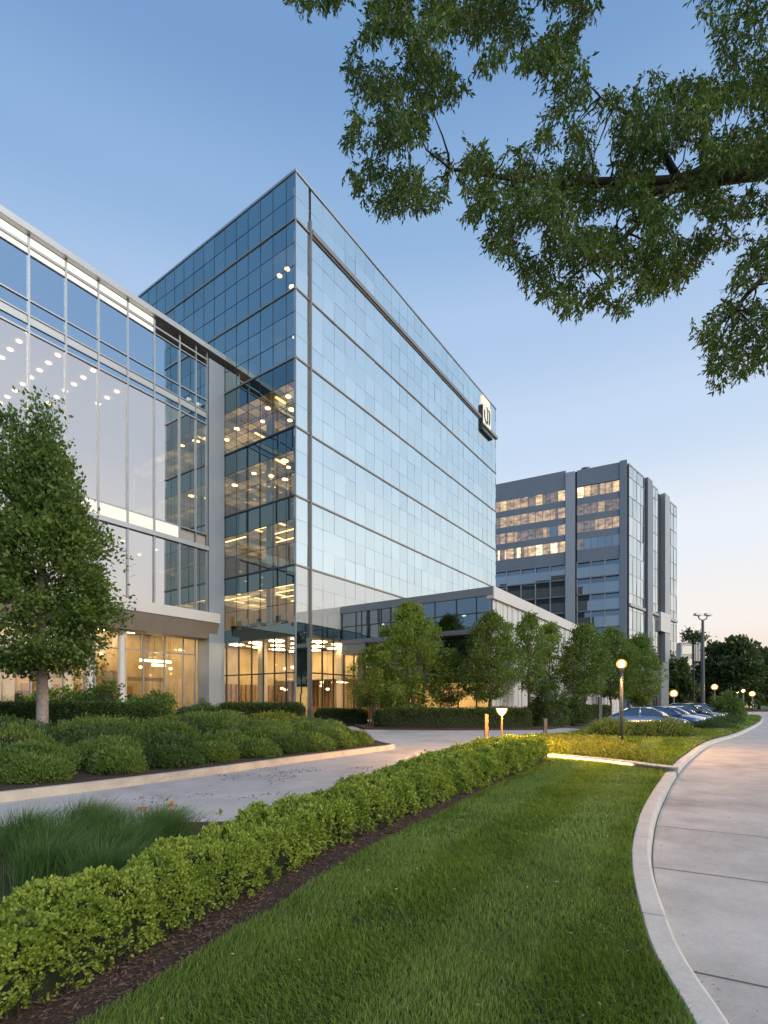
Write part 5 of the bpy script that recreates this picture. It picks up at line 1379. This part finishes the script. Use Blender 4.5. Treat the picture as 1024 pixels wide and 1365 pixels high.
# ------------------------------------------------------------------ cars
def car(col_mat, glass_mat, label, group, tall=1.0):
    r = thing('parked_car', (0, 0, 0), label, 'car', group)
    st = [(-2.25, .45, .72, .70), (-2.15, .30, .88, .82), (-1.6, .24, .95, .88), (-.8, .22, .96, .90), (.3, .22, .94, .90), (1.0, .22, .90, .89), (1.6, .24, .80, .86), (2.05, .28, .70, .80), (2.22, .38, .58, .68)]
    mb = MB(); ring = []
    for x, zl, zb, hw_ in st:
        zb *= tall
        ring.append([(x, -hw_ * .86, zl), (x, -hw_, zl + .18), (x, -hw_ * 1.01, (zl + zb) / 2 + .05), (x, -hw_ * .96, zb - .05), (x, -hw_ * .84, zb), (x, 0, zb + .03), (x, hw_ * .84, zb), (x, hw_ * .96, zb - .05), (x, hw_ * 1.01, (zl + zb) / 2 + .05), (x, hw_, zl + .18), (x, hw_ * .86, zl)])
    n0 = len(mb.v)
    for rg in ring: mb.v.extend(rg)
    m = 11
    for i in range(len(ring) - 1):
        for k in range(m):
            a = n0 + i * m + k; b = n0 + i * m + (k + 1) % m; mb.f.append((a, b, b + m, a + m)); mb.mi.append(0)
    mb.f.append(tuple(n0 + k for k in range(m))); mb.mi.append(0)
    e = n0 + (len(ring) - 1) * m; mb.f.append(tuple(e + k for k in range(m - 1, -1, -1))); mb.mi.append(0)
    mb.build('body', col_mat, r, smooth=True)
    zb, zt = .92 * tall, 1.44 * tall
    lo = [(-1.95, .74), (-.4, .78), (1.12, .74)]; hi = [(-1.05, .56), (-.35, .60), (.30, .57)]
    mb = MB(); L_ = [(x, -y, zb) for x, y in lo]; R_ = [(x, y, zb) for x, y in lo]; LT_ = [(x, -y, zt - (.04 if i != 1 else 0)) for i, (x, y) in enumerate(hi)]; RT_ = [(x, y, zt - (.04 if i != 1 else 0)) for i, (x, y) in enumerate(hi)]
    for i in range(2):
        mb.face([L_[i], L_[i + 1], LT_[i + 1], LT_[i]]); mb.face([R_[i + 1], R_[i], RT_[i], RT_[i + 1]])
    mb.face([L_[2], R_[2], RT_[2], LT_[2]]); mb.face([R_[0], L_[0], LT_[0], RT_[0]])
    mb.build('window', glass_mat, r)
    mb = MB()
    for s, Lo, Hi in ((-1, L_, LT_), (1, R_, RT_)):
        for i in range(3): mb.tube([Lo[i], Hi[i]], .05, 6)
    mb.build('window_frame', col_mat, r, smooth=True)
    mb = MB(); T = [[V(p) + V((0, 0, .012)) for p in (LT_[i], (hi[i][0], 0, zt + .03), RT_[i])] for i in range(3)]
    for i in range(2):
        for k in range(2): mb.face([T[i][k], T[i + 1][k], T[i + 1][k + 1], T[i][k + 1]])
    for s in (LT_, RT_): mb.tube(s, .045, 6)
    mb.build('roof', col_mat, r, smooth=True)
    for x in (-1.38, 1.36):
        for s in (-1, 1):
            mb = MB(); y = s * .80
            prof = [(.20, -.10), (.31, -.09), (.33, -.05), (.33, .05), (.31, .09), (.20, .10)]
            base = len(mb.v)
            for rr, yy in prof:
                for k in range(20):
                    a = 2 * math.pi * k / 20; mb.v.append((x + rr * math.cos(a), y + yy * s, .33 + rr * math.sin(a)))
            for i in range(5):
                for k in range(20):
                    a = base + i * 20 + k; b = base + i * 20 + (k + 1) % 20; mb.f.append((a, b, b + 20, a + 20)); mb.mi.append(0)
            wh = mb.build('wheel', M['tyre'], r, smooth=True)
            mb = MB()
            for k in range(5):
                a = 2 * math.pi * k / 5; mb.tube([(x, y + .085 * s, .29), (x + .2 * math.cos(a), y + .08 * s, .33 + .2 * math.sin(a))], [.05, .035], 6)
            mb.tube([(x, y + .03 * s, .29), (x, y + .05 * s, .33)], .205, 16)
            mb.build('rim', M['rim'], wh)
    for s in (-1, 1):
        mb = MB(); mb.hexa([(2.02, s * .50, .56), (2.215, s * .44, .54), (2.13, s * .70, .55), (1.86, s * .78, .57), (1.98, s * .50, .68), (2.16, s * .44, .63), (2.06, s * .70, .65), (1.80, s * .79, .70)]); mb.build('headlight', M['headl'], r)
        mb = MB(); mb.hexa([(-2.2, s * .45, .62), (-2.27, s * .45, .62), (-2.19, s * .76, .62), (-2.0, s * .83, .64), (-2.2, s * .45, .78), (-2.26, s * .45, .78), (-2.17, s * .76, .80), (-1.98, s * .83, .82)]); mb.build('tail_light', M['taill'], r)
        mb = MB(); mb.hexa([(.88, s * .84, .95), (1.02, s * .84, .95), (1.0, s * 1.03, .96), (.88, s * 1.03, .96), (.88, s * .84, 1.06), (1.0, s * .84, 1.05), (.97, s * 1.03, 1.08), (.88, s * 1.03, 1.1)]); mb.build('mirror', col_mat, r)
    mb = MB(); mb.box(2.13, 2.235, -.42, .42, .40, .50); mb.box(2.0, 2.2, -.6, .6, .27, .36); mb.build('grille', M['tyre'], r)
    return r
M['headl'] = solid('headlight_glass', (.7, .75, .8), .1, .3); M['taill'] = solid('taillight_red', (.35, .02, .02), .2)
M['carglass'] = mirror('car_window', (.01, .012, .015), .22, (.85, .95, 1), power=2.5)
CARS = [('silver_paint', (.42, .47, .54), .9, 'silver blue car nearest the tall street lamp'), ('blue_paint', (.05, .11, .26), .6, 'blue car, second in the row behind the bush'), ('white_paint', (.62, .64, .66), .1, 'white car, third from the lamp, showing its bonnet'),
        ('steel_paint', (.16, .22, .30), .7, 'steel blue car between the white one and a dark one'), ('dark_paint', (.03, .04, .045), .5, 'dark car in the middle of the row, before the flood light pole'), ('grey_paint', (.22, .25, .28), .8, 'grey car beyond the dark one in the row'),
        ('pale_paint', (.5, .53, .56), .6, 'pale car near the far end of the row'), ('black_paint', (.02, .025, .03), .4, 'last car of the row beside the tall bush')]
for i, (nm_, c, mt, said) in enumerate(CARS):
    pm = solid(nm_, c, .25, mt, coat=.8)
    r = car(pm, M['carglass'], said, 'cars parked along the far lawn', 1.0 if i not in (4, 7) else 1.15)
    x = 16.8 + 2.08 * i; y = 32.4 + 2.66 * i
    if i == 0: x, y = 16.2, 31.8
    r.location = (x, y, -.126); r.rotation_euler = (0, 0, math.atan2(-.50, .86) + random.gauss(0, .03))

# ------------------------------------------------------------------ far buildings beyond the car park
def slab_building(name, px0, px1, Y, topy, depth, label, mats, floors, cat='building'):
    x0, x1 = (px0 - 512) / F * Y, (px1 - 512) / F * Y; h = EYE + (937 - topy) / F * Y
    r = thing(name, ((x0 + x1) / 2, Y, 0), label, cat)
    mb = MB(); mb.box(x0, x1, Y, Y + depth, -.3, h); mb.build('wall', mats[0], r)
    mb = MB(); mb.box(x0 - .15, x1 + .15, Y - .15, Y + depth, h + .001, h + .4); mb.build('coping', mats[1], r)
    return r, x0, x1, h
r, x0, x1, h = slab_building('pale_tower_block', 908, 937, 170, 858, 12, 'small pale glass block far behind the parked cars', (M['white'], M['pale']), 0)
xm = x0 + (x1 - x0) * .52
for k in range(5):
    zt_ = h - .8 - k * 4.2
    mb = MB(); mb.box(x0 + .3, xm - .2, 169.9, 169.96, zt_ - 2.6, zt_); mb.build('window', M['g_far'] if k not in (2, 4) else litwin('far_lit_%s' % 'abcde'[k], (1, .9, .75), .9), r)
mb = MB(); mb.box(xm, x1 - .1, 169.7, 169.96, .5, h - .3); gp = mb.build('glass_wall', M['g_farm'], r)
mb = MB()
for k in range(1, 7): mb.box(xm, x1 - .1, 169.6, 169.69, h - k * 3.1, h - k * 3.1 + .15)
for k in range(1, 4): mb.box(xm + (x1 - xm) * k / 4, xm + (x1 - xm) * k / 4 + .12, 169.55, 169.69, .5, h - .3)
mb.build('mullion', M['mull_l'], gp)
r, x0, x1, h = slab_building('grey_annex', 900, 942, 140, 893, 10, 'dark grey low building under the pale block, behind the parked cars', (M['grey'], M['greyl']), 0)
mb = MB()
for k in range(3): mb.box(x0 + .5, x1 - .5, 139.9, 139.96, h - 3.2 - 2.6 * k, h - 2 - 2.6 * k)
mb.build('window_band', M['g_fard'], r)
mb = MB(); mb.box(x0 + .2, x1 - .2, 139.88, 139.95, .3, 1.9); mb.build('lit_window', litwin('annex_lit', (1, .78, .45), .55), r)
r, x0, x1, h = slab_building('lit_storefront', 941, 1006, 132, 929, 8, 'low lit storefront under the dark trees at the road end', (M['brown'], M['grey']), 0)
for k in range(9):
    a = x0 + (x1 - x0) * k / 9
    mb = MB(); mb.box(a + .2, a + (x1 - x0) / 9 - .2, 131.9, 131.96, .4, h - .5); wo = mb.build('window', litwin('store_lit_%s' % 'abcdefghi'[k], (1, .72, .36), random.choice((.25, .5, .9, 1.3))), r)
    mb = MB(); mb.box(a - .1, a + .1, 131.8, 131.98, .2, h - .2); mb.build('frame', M['mull'], wo)
